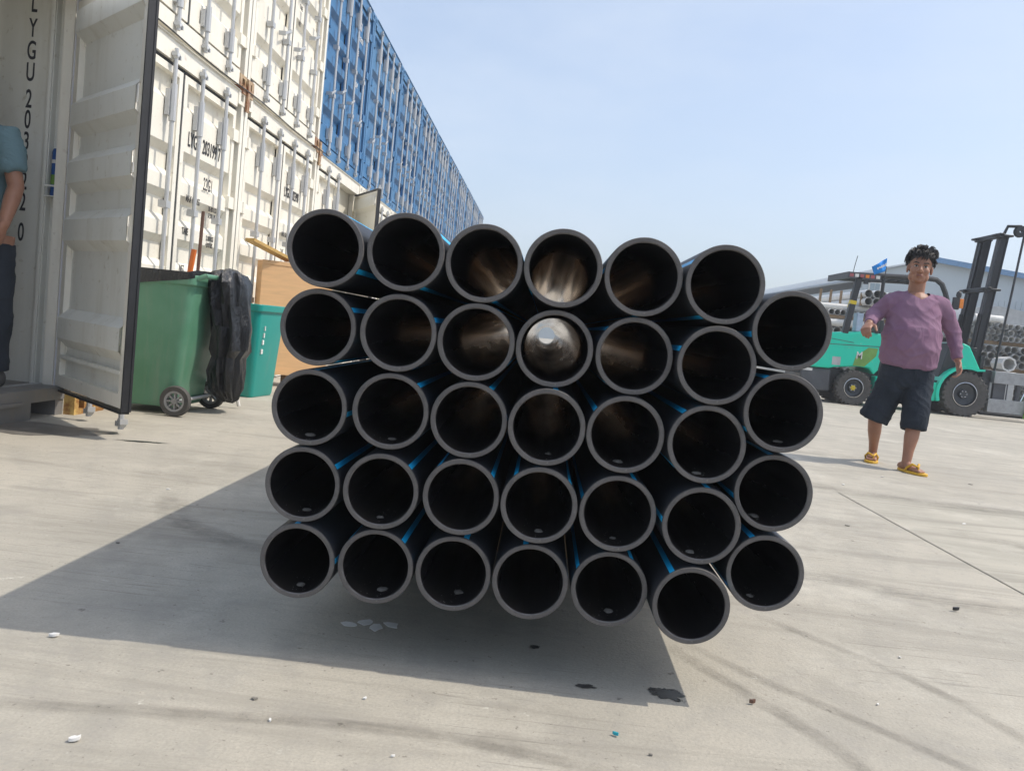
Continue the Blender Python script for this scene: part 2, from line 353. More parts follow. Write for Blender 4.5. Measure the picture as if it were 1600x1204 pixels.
q = Mat('rubber_smear', (.13, .118, .10), .8); at_ = q.nt.nodes.new('ShaderNodeAttribute'); at_.attribute_name = 'soft'
al = q.math('MULTIPLY', at_.outputs['Fac'], q.math('MULTIPLY', q.noise(5, .30, .72, scale=(1, 1, 1), which='World', detail=9, rough=.75), .42))
q.nt.links.new(al, q.b.inputs['Alpha']); M['smear'] = q.done()
def smear(pts, wd, lab, z):
    P_ = [Vector((p[0], p[1], z)) for p in pts]; C_ = []
    for i in range(len(P_)-1):
        p0, p1, p2, p3 = P_[max(i-1, 0)], P_[i], P_[i+1], P_[min(i+2, len(P_)-1)]
        for k in range(10):
            t = k/10; C_.append(.5*((2*p1) + (p2-p0)*t + (2*p0-5*p1+4*p2-p3)*t*t + (3*p1-p0-3*p2+p3)*t**3))
    C_.append(P_[-1]); n = 7; vs = []; wt = []
    for i, c in enumerate(C_):
        t = (C_[min(i+1, len(C_)-1)] - C_[max(i-1, 0)]).normalized(); sd_ = Vector((-t.y, t.x, 0)); e_ = min(1, i/6, (len(C_)-1-i)/6)
        for k in range(n):
            u = k/(n-1)*2-1; ww = wd*(1 + .35*noise.noise(Vector((i*.3, k, wd*99)))); vs.append(c + sd_*u*ww); wt.append(e_*max(0, 1-u*u)*(1 if k % 2 == 0 else .75))
    b = MB(); b.add(vs, [(i*n+k, (i+1)*n+k, (i+1)*n+k+1, i*n+k+1) for i in range(len(C_)-1) for k in range(n-1)], True)
    me = bpy.data.meshes.new('tyre_mark'); me.from_pydata([tuple(v) for v in b.v], [], b.f); me.materials.append(M['smear'])
    ca = me.attributes.new('soft', 'FLOAT', 'POINT'); ca.data.foreach_set('value', wt)
    o = bpy.data.objects.new('tyre_mark', me); col.objects.link(o); return tag(o, lab, 'tyre mark', 'tyre marks on the concrete')
smear([(.42, 2.25), (.55, 2.02), (.68, 1.80), (.78, 1.55), (.84, 1.3)], .035, 'dark curved tyre mark running from the lowest pipe to the bottom edge', .0016)
smear([(.46, 2.3), (.66, 2.05), (.86, 1.85), (1.06, 1.62)], .028, 'second dark tyre mark fanning out right of the first', .0020)
smear([(.75, 2.6), (.95, 2.35), (1.12, 2.1), (1.22, 1.8)], .03, 'tyre mark curving down right of the pipe stack', .0024)
smear([(1.0, 3.2), (1.5, 3.0), (2.1, 2.9), (2.8, 2.5)], .09, 'broad faint tyre mark crossing onto the darker slab', .0046)
smear([(1.5, 5.6), (2.4, 5.2), (3.3, 5.15), (4.3, 4.7)], .16, 'broad dark smear in front of the walking man', .0050)
smear([(2.1, 4.4), (2.7, 4.0), (3.2, 3.8)], .13, 'short broad smear on the slab at the right', .0054)
smear([(-1.5, 3.4), (-1.2, 2.9), (-.6, 2.6)], .07, 'faint smear left of the pipe stack in the shadow', .0016)
smear([(-1.1, 1.5), (-.7, 1.56), (-.2, 1.6), (.3, 1.52)], .03, 'faint dark streak across the sunlit concrete at the bottom', .0016)

# ------------------------------------------------------------------ container row (door ends face the yard, +X)
FX, PITCH, Y1 = -2.95, 2.462, 5.25         # face plane, pitch, far edge of the open container
CW, CH = 2.438, 2.591
BANDS = [.52, 1.09, 1.42, 1.75, 2.28]
HW = CW / 2
DW = 1.072                                  # door leaf width
HY = 1.09                                   # hinge line
def text_mesh(body, size, mat, sx=.62, spacing=1.0, line=1.0, align='LEFT'):
    cu = bpy.data.curves.new('lettering', 'FONT'); cu.body = body; cu.size = size; cu.space_character = spacing; cu.space_line = line; cu.align_x = align
    cu.extrude = .0008; cu.offset = size*.012
    o = bpy.data.objects.new('tmp', cu); col.objects.link(o)
    dg = bpy.context.evaluated_depsgraph_get(); me = bpy.data.meshes.new_from_object(o.evaluated_get(dg))
    bpy.data.objects.remove(o); me.materials.clear(); me.materials.append(mat)
    for v in me.vertices: v.co.x *= sx
    return me
TEXT_OUT = (R(90), 0, R(90))                # text x -> +Y, y -> +Z, faces +X
def door_mesh(side, mat, inner):
    """leaf with horizontal pressed bands; origin on the hinge line, side=+1 is the right leaf"""
    z0, z1 = .17, 2.41
    prof = [(-.012, z0)]
    for zc in BANDS: prof += [(-.012, zc-.115), (-.068, zc-.06), (-.068, zc+.06), (-.012, zc+.115)]
    prof = [p for p in prof if p[1] < z1-.02] + [(-.012, z1)]
    b = MB(); a0, a1 = (-DW+.045, -.045) if side > 0 else (.045, DW-.045)
    n = len(prof); b.cur = 0
    fv = [(x, a, z) for a in (a0, a1) for x, z in prof]
    b.add(fv, [(i, n+i, n+i+1, i+1) for i in range(n-1)])
    b.cur = 1
    bv = [(x-.004, a, z) for a in (a0, a1) for x, z in prof]
    b.add(bv, [(i, i+1, n+i+1, n+i) for i in range(n-1)])
    b.cur = 0
    e0, e1 = (-DW, 0) if side > 0 else (0, DW)
    b.box((-.05, e0, z0), (.0, e0+.06, z1)); b.box((-.05, e1-.06, z0), (.0, e1, z1))
    b.box((-.05, e0+.06, z0), (.0, e1-.06, z0+.07)); b.box((-.05, e0+.06, z1-.05), (.0, e1-.06, z1))
    b.cur = 1
    b.box((-.052, e0+.06, z0+.17), (-.03, e1-.06, z0+.19))
    return b.mesh('door', [mat, inner])
def gasket_mesh(side):
    b = MB(); z0, z1 = .155, 2.425
    e0, e1 = (-DW-.003, .003) if side > 0 else (-.003, DW+.003)
    free = (e0-.013, e0) if side > 0 else (e1, e1+.013)
    b.box((-.058, free[0], z0), (-.040, free[1], z1)); b.box((-.018, free[0], z0), (-.006, free[1], z1)); b.box((-.040, free[0]+.004, z0), (-.018, free[1]-.004, z1))
    b.box((-.06, e0, z0-.012), (-.01, e1, z0)); b.box((-.06, e0, z1), (-.01, e1, z1+.012))
    return b.mesh('gasket', M['rubber'])
def rod_mesh():
    b = MB(); x = .042
    b.tube([(x, 0, .03), (x, 0, 2.52)], .017, 8)
    for z, l_ in ((.30, .10), (2.14, .13)):
        b.tube([(x, 0, z-l_), (x, 0, z+l_)], .027, 8); b.box((x-.045, -.038, z-l_*.7), (x-.012, .038, z+l_*.7))
    for z in (.8, 1.42): b.box((x-.045, -.036, z-.025), (x+.02, .036, z+.025))
    for z in (.065, 2.47):
        b.tube([(x+.004, -.022, z-.014), (x+.004, .022, z+.014)], .019, 7); b.box((x-.02, -.036, z-.006), (x+.024, -.022, z+.022)); b.box((x-.02, .022, z-.022), (x+.024, .036, z+.006))
    return b.mesh('lock_rod', M['galv'])
def handle_mesh():
    b = MB(); b.bar((.066, .23, .02), (.07, .05, -.06), .024, .010, (1, 0, 0)); b.box((.03, .22, .0), (.068, .24, .035)); b.box((.0, .04, -.085), (.074, .06, -.045))
    return b.mesh('handle', M['galv'])
def hinge_mesh(mat):
    b = MB(); b.box((-.03, -.10, -.05), (.012, .10, .05)); b.tube([(.012, .03, -.05), (.012, .03, .05)], .016, 8)
    return b.mesh('hinge', mat)
def casting_mesh(mat):
    b = MB(); w_, h_, d_ = .162, .118, .178
    b.box((-d_, 0, 0), (-.03, w_, h_)); t = .037
    b.box((-.03, 0, 0), (.006, w_, .03)); b.box((-.03, 0, h_-.03), (.006, w_, h_)); b.box((-.03, 0, .03), (.006, .05, h_-.03)); b.box((-.03, w_-.05, .03), (.006, w_, h_-.03))
    b.cur = 1; b.box((-.0295, .05, .03), (-.028, w_-.05, h_-.03))
    return b.mesh('corner_casting', [mat, M['dark']])
RODM = rod_mesh(); HANM = handle_mesh(); GASM = {1: gasket_mesh(1), -1: gasket_mesh(-1)}
kinds = {}
for kn, mt in (('white', M['white']), ('blue', M['blue'])):
    d = {}
    for s_ in (1, -1): d['door', s_] = door_mesh(s_, mt, M['shade_white'] if kn == 'white' else mt)
    d['hinge'] = hinge_mesh(mt); d['cast'] = casting_mesh(mt)
    b = MB(); b.box((-6.05, -HW+.004, .12), (-.16, HW-.004, 2.57)); d['shell'] = b.mesh('shell', mt)
    b = MB(); b.box((-.15, HW-.068, .118), (0, HW, 2.473)); b.box((-.15, 1.075, .118), (-.085, HW-.068, 2.473)); d['post', 1] = b.mesh('corner_post', mt)
    b = MB(); b.box((-.15, -HW, .118), (0, -HW+.068, 2.473)); b.box((-.15, -HW+.068, .118), (-.085, -1.075, 2.473)); d['post', -1] = b.mesh('corner_post', mt)
    b = MB(); b.box((-.15, -HW+.162, 2.44), (-.004, HW-.162, 2.588)); b.box((-.03, -HW+.165, 2.585), (.012, HW-.165, 2.591)); d['header'] = b.mesh('header', mt)
    b = MB(); b.box((-.15, -HW+.162, .01), (-.004, HW-.162, .14)); d['sill'] = b.mesh('sill', mt)
    b = MB(); b.box((-.158, -1.075, .14), (-.152, 1.075, 2.44)); d['backing'] = b.mesh('door_backing', M['rubber'])
    kinds[kn] = d
RUST_CAST = casting_mesh(M['rusty'])
def container(kn, yc, z0, label, group, zs=1.0, fx=FX, rusty=False, opened=None, hollow=False, handle_z=(None, .62), letter=None, doors=(1, -1)):
    d = kinds[kn]
    t = empty('shipping_container', (fx, yc, z0), 0, label, 'container', group); t.scale = (1, 1, zs)
    if not hollow:
        link('shell', d['shell'], t)
        if not opened: link('door_backing', d['backing'], t)
    for s_ in (1, -1):
        link('corner_post', d['post', s_], t)
        for z in (0, CH-.118):
            link('corner_casting', RUST_CAST if rusty else d['cast'], t, (0, HW-.162-.001 if s_ > 0 else -HW+.001, z))
    link('header', d['header'], t)
    if not hollow: link('sill', d['sill'], t)
    for s_ in doors:
        ang = R(opened[s_]) if opened and s_ in opened else 0
        dr = link('door', d['door', s_], t, (-.02, s_*HY, 0), (0, 0, ang*s_))
        link('gasket', GASM[s_], dr)
        for k, yy in enumerate((.34, .84)):
            link('lock_rod', RODM, dr, (0, -s_*yy, 0))
            if handle_z[k]: link('handle', HANM, dr, (0, -s_*yy - (.23 if s_*(k-.5) > 0 else .23), handle_z[k]))
        for z in (.42, .98, 1.62, 2.2): link('hinge', d['hinge'], dr, (.006, s_*.03, z))
        if letter and s_ > 0: letter(dr)
    return t
NB = 12
white_names = ['second', 'third', 'fourth', 'fifth', 'sixth', 'seventh', 'eighth', 'ninth', 'tenth', 'eleventh', 'twelfth', 'thirteenth']
ZJ = 2.70
LZ = ZJ / 2.591; UZ = 2.50 / 2.591
def txt(dr, body, size, y, z, mat=None, sx=.62, x=.004, line=1.0):
    link('lettering', text_mesh(body, size, mat or M['ink'], sx, 1.05, line), dr, (x, y, z), TEXT_OUT)
def letter_c2(dr):
    txt(dr, 'LYGU 203199 7', .155, -.93, 1.92, x=-.008); txt(dr, '22G1', .14, -.60, 1.64, sx=.6, x=-.0)
    txt(dr, 'MAX GROSS', .075, -.92, 1.50, x=.004); txt(dr, '30,480 KGS\n67,200 LBS', .055, -.44, 1.49, x=-.008)
    txt(dr, 'TARE', .075, -.92, 1.25, x=-.008); txt(dr, '2,180 KGS\n4,810 LBS', .055, -.44, 1.25, x=-.008)
    txt(dr, 'NET', .075, -.92, .96, x=-.01); txt(dr, '28,300 KGS\n62,390 LBS', .055, -.44, .93, x=.004)
    txt(dr, 'CU. CAP.', .075, -.92, .72, x=-.008); txt(dr, '33.2 CU.M.\n1,172 CU.FT.', .055, -.44, .72, x=-.008)
def letter_c3(dr):
    txt(dr, 'LYGU 202390', .14, -.93, 1.92, x=-.008); txt(dr, 'MAX GROSS\nTARE\nNET', .07, -.92, 1.50, x=-.004, line=2.6)
def letter_up(dr):
    txt(dr, 'LYGU', .14, -.93, 1.92, x=-.008); txt(dr, 'MAX GROSS\nTARE\nNET', .07, -.92, 1.50, x=-.004, line=2.6)
def letter_blue(dr):
    txt(dr, 'MAX GROSS\nTARE\nNET\nCU. CAP.', .10, -.72, 1.95, M['paper'], x=-.004, line=2.2); txt(dr, '22G1', .17, -.72, 2.1, M['paper'], x=-.004)
for i in range(NB):
    yc = Y1 + PITCH * (i + .5)
    lab = ['white container with LYGU 203199 7 lettering behind the green wheelie bin', 'white container at ground level behind the plywood crate',
           'white ground-level container with one door standing ajar past the crate'] + ['white container in the lower row, %s from the left, behind the pipes' % white_names[k] for k in range(3, NB)]
    container('white', yc, 0, lab[i], 'lower row of containers', LZ, rusty=False, opened={1: 30} if i == 2 else None, hollow=False,
              letter=[letter_c2, letter_c3, None][i] if i < 3 else None)
for i in range(NB):
    yc = Y1 + PITCH * (i + .5)
    if i < 2:
        lab = ['white container stacked on the one lettered LYGU 203199 7', 'white upper container directly left of the nearest blue container'][i]
        container('white', yc, ZJ + .03, lab, 'white containers in the upper row', UZ, rusty=True, letter=letter_up if i == 1 else None, handle_z=(1.2, .9))
    else:
        o = ['nearest', 'second nearest', 'third nearest', 'fourth nearest', 'fifth nearest', 'sixth nearest', 'seventh nearest', 'eighth nearest', 'ninth nearest', 'farthest'][i-2]
        container('blue', yc, ZJ + .03, '%s blue container in the upper row above the pipe stack' % o, 'blue containers in the upper row', UZ, fx=FX - .03, letter=letter_blue, handle_z=(.75 + .3*random.random(), 1.0))
# twist locks and lashing wire along the joint between the tiers
for i in range(3):
    b = MB(); y = Y1 + PITCH * i
    b.box((FX-.1, y-.13, ZJ-.02), (FX+.02, y-.05, ZJ+.05)); b.box((FX-.1, y+.05, ZJ-.02), (FX+.02, y+.13, ZJ+.05)); b.box((FX+.012, y-.03, ZJ-.16), (FX+.03, y+.03, ZJ+.12))
    tag(b.build('twist_lock', M['rusty']), ['rusty twist lock above the open container door', 'rusty twist lock on the joint above the lettered white container', 'rusty twist lock at the corner where blue meets white containers'][i], 'twist lock', 'twist locks between the tiers')
b = MB(); b.tube([(FX+.03, Y1 - .2 + k*.5, ZJ + .015 + .012*math.sin(k*1.3)) for k in range(12)], .006, 5)
tag(b.build('wire', M['rubber']), 'thin dark wire running along the joint of the container tiers', 'wire')

# the open container nearest the camera: hollow, floor, corrugated far wall, lettering inside
yc = Y1 - PITCH/2
def no_letter(dr): pass
oc = container('white', yc, 0, 'open white container at the left edge with its door swung out', None, LZ, opened={1: 48}, hollow=True, doors=(1,), rusty=False, handle_z=(None, None))
b = MB(); fz = .16
b.box((-6.0, -HW+.05, .125), (-.16, HW-.05, fz)); oc_floor = b.build('floor', M['floor_steel'], oc)
b = MB(); b.box((-.16, -HW+.162, .0), (.01, HW-.50, .168)); b.box((-.16, HW-.50, .095), (.01, HW-.162, .168)); b.box((-.16, HW-.24, .0), (.0, HW-.165, .095)); b.box((.01, -HW+.4, .09), (.03, HW-.6, .11))
b.build('sill', M['floor_steel'], oc)
b = MB()                                           # lit far side wall with vertical corrugation
prof = []
x = -.52; prof = [(-.26, 1.15), (-.52, 1.15)]
while x > -5.9:
    prof += [(x-.07, 1.186), (x-.14, 1.186), (x-.21, 1.15), (x-.28, 1.15)]; x -= .28
n = len(prof)
vs = [(p[0], p[1], z) for z in (fz, 2.45) for p in prof]
b.add(vs, [(i, i+1, n+i+1, n+i) for i in range(n-1)])
b.build('side_wall', M['shade_white'], oc)
b = MB(); vs = [(p[0], -p[1], z) for z in (fz, 2.45) for p in prof]; b.add(vs, [(i, i+1, n+i+1, n+i) for i in range(n-1)]); b.build('side_wall', M['shade_white'], oc)
b = MB(); b.box((-6.05, -HW+.02, 2.45), (-.16, HW-.02, 2.58)); b.build('roof', M['white'], oc)
b = MB(); b.box((-6.05, -HW+.02, .12), (-6.0, HW-.02, 2.45)); b.build('back_wall', M['shade_white'], oc)
b = MB(); b.box((-.26, 1.12, fz), (-.225, HW-.01, 2.45)); b.box((-.225, 1.17, fz), (-.15, HW-.012, 2.45)); b.box((-.245, 1.105, fz), (-.228, 1.12, 2.45)); b.build('post_channel', M['shade_white'], oc)
b = MB(); b.box((-.155, 1.088, .16), (.0, 1.149, 2.45)); b.build('post_face', M['post_paint'], oc)
b = MB(); b.box((-.2, -1.05, .162), (-.152, 1.07, .17)); b.build('door_track', M['galv'], oc)
LETZ = [2.515, 2.365, 2.229, 2.097, 1.933, 1.807, 1.673, 1.547, 1.428, 1.297, 1.109]
for k, (ch, z) in enumerate(zip('LYGU2032220', LETZ)):
    link('lettering', text_mesh(ch, .152, M['ink'], .54, align='CENTER'), oc, (-.39, 1.149, (z - .055)/LZ), (R(90), 0, 0))
b = MB(); b.cur = 0
b.lathe([(.0, 0), (.030, 0), (.032, .01), (.032, .27), (.026, .29), (.0, .30)], axis='z', n=16, closed=False)
can = b.build('spray_can', M['stickerblue'], None, (FX - .172, Y1 - .10, 1.345)); tag(can, 'blue printed can tucked into the corner post of the open container', 'can')
b = MB(); b.lathe([(.0325, .07), (.0328, .10), (.0325, .13)], axis='z', n=16, closed=False); b.build('print', M['olive'], can)
b = MB(); b.lathe([(.0325, .20), (.0328, .212), (.0325, .222)], axis='z', n=16, closed=False); b.build('print', M['paper'], can)
b = MB(); b.box((-.045, -.045, .055), (.05, -.036, .065)); b.box((-.045, -.045, -.006), (.05, .03, 0)); b.build('holder', M['shade_white'], can)
# ochre castings at the foot of the corner posts
for k in range(2):
    o = link('corner_casting', casting_mesh(M['yellow_steel']), None, (FX + .07, Y1 - .172 + k*.19, 0)); o.scale = (1, 1, 1.15)
    tag(o, ['ochre rusty corner block under the hinge side of the open container', 'ochre rusty corner block beside the first one, nearer the bin'][k], 'corner block')

# ------------------------------------------------------------------ pipe stack
PX = [[-0.5074,0.9548],[-0.3265,0.9639],[-0.1493,0.9568],[0.0279,0.963],[0.2081,0.9616],[0.3874,0.9618],[-0.5125,0.7768],[-0.3276,0.7825],[-0.1503,0.7795],[0.027,0.7825],[0.2076,0.7843],[0.3879,0.7826],[0.5419,0.8749],[-0.5174,0.592],[-0.3296,0.6029],[-0.1494,0.6022],[0.0279,0.6052],[0.2056,0.607],[0.3871,0.6053],[0.5437,0.6933],[-0.5185,0.4125],[-0.3347,0.4173],[-0.1499,0.4249],[0.029,0.4262],[0.2084,0.4254],[0.3955,0.4222],[0.5489,0.511],[-0.5139,0.2343],[-0.3322,0.24],[-0.1513,0.2435],[0.0271,0.2457],[0.2088,0.2481],[0.3919,0.2408],[0.5525,0.3275]]
ROWN = [6, 7, 7, 7, 7]
RO, RI, PL, PY = .0880, .0758, 5.9, 1.87
b = MB(); N = 72
prof = [(RO, .003), (RO-.0015, 0), (RI+.0022, 0)]
b.cur = 1; b.lathe(prof, axis='y', n=N, closed=False)
b.cur = 3; b.lathe([(RI+.0022, 0), (RI, .0035)], axis='y', n=N, closed=False)
b.cur = 0; b.lathe([(RO, .003), (RO, PL*.5), (RO, PL-.003), (RO-.001, PL)], axis='y', n=N, closed=False)
b.cur = 2; b.lathe([(RI, .0035), (RI, PL*.08), (RI, PL*.3), (RI, PL*.6), (RI, PL)], axis='y', n=N, closed=False)
b.cur = 1; b.lathe([(RO-.001, PL), (RI, PL)], axis='y', n=N, closed=False)
PIPEM = b.mesh('pipe', [M['pe'], M['cut'], M['bore'], M['bevel']])
b = MB()
vs = []; w_ = .0062 / RO
for yy in (.004, PL-.004):
    for k in range(5):
        a = (k - 2) * w_ / 2.0 * 1.0
        vs.append(((RO+.0004)*math.cos(a), yy, (RO+.0004)*math.sin(a)))
b.add(vs, [(k, k+1, 5+k+1, 5+k) for k in range(4)], True)
STRM = b.mesh('stripe', M['stripe'])
ANG = {0: 60, 1: 30, 2: 20, 3: -140, 4: -95, 5: 60, 6: 32, 7: 25, 8: 62, 9: 30, 10: 140, 11: 70, 12: 100, 13: 85, 14: 48, 15: 60, 16: -8, 17: 55, 18: 130, 19: -60, 20: 33, 21: 45, 22: 40, 23: 42, 24: 70, 25: 87, 26: 100, 27: 5, 28: 48, 29: 75, 30: 12, 31: 60, 32: 125, 33: 115}
rown = ['top row', 'second row from the top', 'middle row', 'fourth row from the top', 'bottom row']
ordn = ['first', 'second', 'third', 'fourth', 'fifth', 'sixth', 'seventh']
k = 0
rnd = random.Random(3)
pipe_info = []
for r_ in range(5):
    for c_ in range(ROWN[r_]):
        x, z = PX[k]
        dy = rnd.uniform(-.012, .012)
        if c_ == 5: dy -= .02
        if c_ == 6: dy -= .012
        if c_ in (3, 4) and r_ in (0, 1): dy += .01
        t = link('pipe', PIPEM, None, (x, PY + dy, z)); ov = rnd.uniform(-.006, .0); t.scale = (1 + ov, 1, .994 - ov)
        tag(t, 'black plastic pipe, %s from the left in the %s' % (ordn[c_], rown[r_]), 'pipe', 'black pipes in the stack')
        for s_ in range(4):
            a = R(ANG[k] + s_*90)
            link('stripe', STRM, t, (0, 0, 0), (0, -a, 0))
        pipe_info.append((x, PY + dy, z, r_, c_)); k += 1
# small grey lumps lying in the pipe mouths
def clod(seed, sx, sy, sz):
    b = MB(); b.ell((0, 0, 0), (1, 1, 1), 12)
    b.v = [Vector((v.x*sx, v.y*sy, max(v.z, -.3)*sz)) * (1 + .35*noise.noise(v*1.6 + Vector((seed*7.7, 0, 0)))) for v in b.v]
    return b
ci = 0
for i in (13, 14, 16, 17, 20, 21, 23, 24, 25, 27, 28, 29, 31, 18, 26, 33, 19):
    x, y, z, r_, c_ = pipe_info[i]
    ox = rnd.uniform(-.014, .018); s_ = rnd.uniform(.7, 1.25)
    oy = .05 + rnd.uniform(0, .05)
    zz = z - math.sqrt(RI**2 - ox**2) + .0015
    o = clod(i, .011*s_, .014*s_, .004*s_).build('grey_crumb', M['dirt'], None, (x+ox, y+oy, zz)); tag(o, 'grey crumb in the mouth of pipe %s from left, %s' % (ordn[c_], rown[r_]), 'mud', 'grey crumbs in the pipe mouths')
    b = MB()
    for q_ in range(16):
        a = rnd.gauss(0, .28) - math.pi/2; rr = RI - .0006; yy = rnd.uniform(.01, .16)
        b.ell((rr*math.cos(a), yy, rr*math.sin(a)), (.0012*rnd.uniform(.4, 1.1), .0012*rnd.uniform(.5, 1.6), .0007), 6)
    tag(b.build('grit', M['dirt'], None, (x, y, z)), kind='stuff')
# bearers under the stack
for k, yy in enumerate((3.05, 5.0, 6.9)):
    b = MB(); b.box((-.62, -.05, 0), (.62, .05, .1445)); tag(b.build('timber_bearer', M['timber'], None, (0, yy, 0), bevel=.004), ['timber bearer under the near end of the pipe stack', 'timber bearer under the middle of the pipe stack', 'timber bearer under the far end of the pipe stack'][k], 'timber', 'bearers under the pipes')
for k, (px_, pz_, rr) in enumerate([(.478, .19, 0)]):
    b = MB(); b.prism([(.452, 0), (.62, 0), (.62, .235), (.47, .15)], 3.1, 3.2); tag(b.build('wedge', M['timber']), 'timber wedge under the lowest right-hand pipe', 'wedge')

# ------------------------------------------------------------------ bins, bag, crate
def rring(cx, cy, z, hx, hy, r, n=5):
    pts = []
    for (sx, sy, a0) in ((1, 1, 0), (-1, 1, 90), (-1, -1, 180), (1, -1, 270)):
        for k in range(n+1):
            a = R(a0 + 90*k/n); pts.append(Vector((cx + sx*(hx-r) + r*math.cos(a), cy + sy*(hy-r) + r*math.sin(a), z)))
    return pts
def skin_rings(b, rings, cap0=True, cap1=True, smooth=True):
    n = len(rings[0]); vs = [p for r_ in rings for p in r_]; fs = []
    for i in range(len(rings)-1):
        for k in range(n): fs.append((i*n+k, i*n+(k+1) % n, (i+1)*n+(k+1) % n, (i+1)*n+k))
    if cap0: fs.append(tuple(range(n))[::-1])
    if cap1: fs.append(tuple((len(rings)-1)*n + k for k in range(n)))
    return b.add(vs, fs, smooth)
gb = empty('wheelie_bin', (-2.60, 5.77, 0), 0, 'green wheelie bin with black bag lining behind the open door', 'bin')
b = MB()
skin_rings(b, [rring(-.04, 0, .05, .19, .235, .05), rring(-.035, 0, .10, .205, .25, .06), rring(.0, 0, .84, .245, .285, .06), rring(.0, 0, .88, .25, .29, .06), rring(.0, 0, .885, .268, .305, .06), rring(.0, 0, .955, .27, .31, .06), rring(0, 0, .955, .24, .28, .05), rring(0, 0, .5, .21, .25, .05)], smooth=False)
b.build('body', M['green_bin'], gb, bevel=.006)
b = MB(); b.tube([(.26, -.26, .93), (.315, -.26, .955), (.315, .26, .955), (.26, .26, .93)], .017, 8); b.build('handle', M['green_bin'], gb)
b = MB(); skin_rings(b, [rring(0, 0, .955-.09, .272, .312, .06), rring(0, 0, .93, .277, .317, .06), rring(0, 0, .968, .272, .312, .06), rring(0, 0, .962, .235, .275, .05), rring(0, 0, .80, .22, .26, .05)], False, True)
for v in b.v: v.z += .035*noise.noise(v*6) + ((.20*(v.x+.12) - .01) if v.z < .95 else 0); v.x += .012*noise.noise(v*9)
b.build('liner_bag', M['bag'], gb)
b = MB(); b.tube([(.19, -.29, .1), (.19, .29, .1)], .012, 8); b.build('axle', M['galv'], gb)
for s_ in (-1, 1):
    yo = s_*.30
    b = MB(); b.lathe([(.068, -.022), (.098, -.024), (.104, -.012), (.104, .012), (.098, .024), (.068, .022)], axis='y', n=28)
    wh = b.build('wheel', M['tyre'], gb, (.19, yo, .104))
    b = MB(); b.lathe([(.055, -.02), (.069, -.023), (.069, .023), (.055, .02)], axis='y', n=28); b.lathe([(.001, -.02), (.02, -.02), (.02, .02), (.001, .02)], axis='y', n=14)
    for k in range(8):
        a = 2*math.pi*k/8; b.bar((.015*math.cos(a), 0, .015*math.sin(a)), (.06*math.cos(a), 0, .06*math.sin(a)), .011, .03, (0, 1, 0))
    b.build('rim', M['greyplastic'], wh)
def drape():
    b = MB(); rings = []
    prof = [(1.02, .03, .10, 0), (1.0, .07, .16, .0), (.93, .085, .19, .01), (.78, .085, .17, .02), (.62, .095, .17, .035), (.46, .10, .16, .04), (.40, .075, .14, .03), (.30, .08, .15, .035), (.18, .075, .13, .045), (.11, .05, .07, .06), (.085, .02, .03, .06)]
    for z, hx, hy, ox in prof:
        ring = []
        for k in range(44):
            a = 2*math.pi*k/44
            f = 1 + .10*math.sin(a*7 + z*3.2) + .09*math.sin(a*13 - z*7) + .35*noise.noise(Vector((math.cos(a)*1.6, math.sin(a)*1.6, z*3))) + .14*noise.noise(Vector((math.cos(a)*6, math.sin(a)*6, z*7)))
            ring.append(Vector((ox + .015 + hx*1.25*f*math.cos(a), hy*1.1*f*math.sin(a), z + .02*noise.noise(Vector((a, z*8, 2))))))
        rings.append(ring)
    return skin_rings(b, rings)
tag(drape().build('bin_bag', M['bag'], None, (-2.285, 5.90, 0)), 'creased black plastic bag hanging down the side of the green bin', 'bag')
b = MB(); b.tube([(-2.535, 5.95, .55), (-2.52, 5.95, 1.425)], .013, 8)
br_ = b.build('broom', M['handle_wood']); tag(br_, 'dark broom handle standing upright in the green bin', 'broom')
b = MB(); b.tube([(-2.575, 5.88, .80), (-2.535, 5.88, 1.145)], .02, 8); tag(b.build('orange_tool', M['orange']), 'orange tool grip poking out of the green bin', 'tool')
b = MB(); b.tube([(-2.33, 6.2, .3), (-2.29, 6.2, .18), (-2.25, 6.22, .02)], .014, 8); b.cur = 1; b.tube([(-2.31, 6.2, .24), (-2.27, 6.21, .1)], .0165, 8)
tag(b.build('short_stick', [M['paper'], M['red']]), 'short red and white stick leaning behind the hanging bag', 'stick')
tb = empty('rubbish_bin', (-2.565, 7.22, 0), R(-8), 'teal tapered plastic bin between green bin and plywood crate', 'bin')
b = MB(); skin_rings(b, [rring(0, 0, .0, .155, .20, .04), rring(0, 0, .03, .165, .21, .05), rring(0, 0, .74, .205, .255, .05), rring(0, 0, .742, .225, .275, .05), rring(0, 0, .80, .23, .28, .05), rring(0, 0, .80, .205, .255, .04), rring(0, 0, .03, .15, .19, .04)], smooth=False)
b.build('body', M['teal_bin'], tb, bevel=.005)
for k, z in enumerate((.38, .46, .52, .58)):
    b = MB(); b.box((.15, -.15 + .006*k, z), (.1755 + (z)*.056, -.122, z+.04)); b.build('label_bar', M['paper'], tb)
cr = empty('plywood_crate', (-2.80, 8.08, 0), R(33), 'tan plywood crate standing on a pallet behind the pipes', 'crate')
b = MB(); b.box((0, 0, .12), (.72, .2, 1.235)); b.build('panel', M['ply'], cr, bevel=.004)
for z0_, z1_ in ((1.20, 1.238), (.12, .16)):
    b = MB(); b.box((0, -.006, z0_), (.72, 0, z1_)); b.build('batten', M['ply'], cr)
for k in range(3):
    b = MB(); b.box((.02 + k*.3, .01, .0), (.1 + k*.3, .19, .115)); b.build('pallet_block', M['timber'], cr)
b = MB(); b.bar((-2.865, 7.86, 1.40), (-2.60, 8.33, 1.262), .13, .03); tag(b.build('plank', M['plank'], bevel=.002), 'yellow new wood plank lying tilted on top of the crate', 'plank')

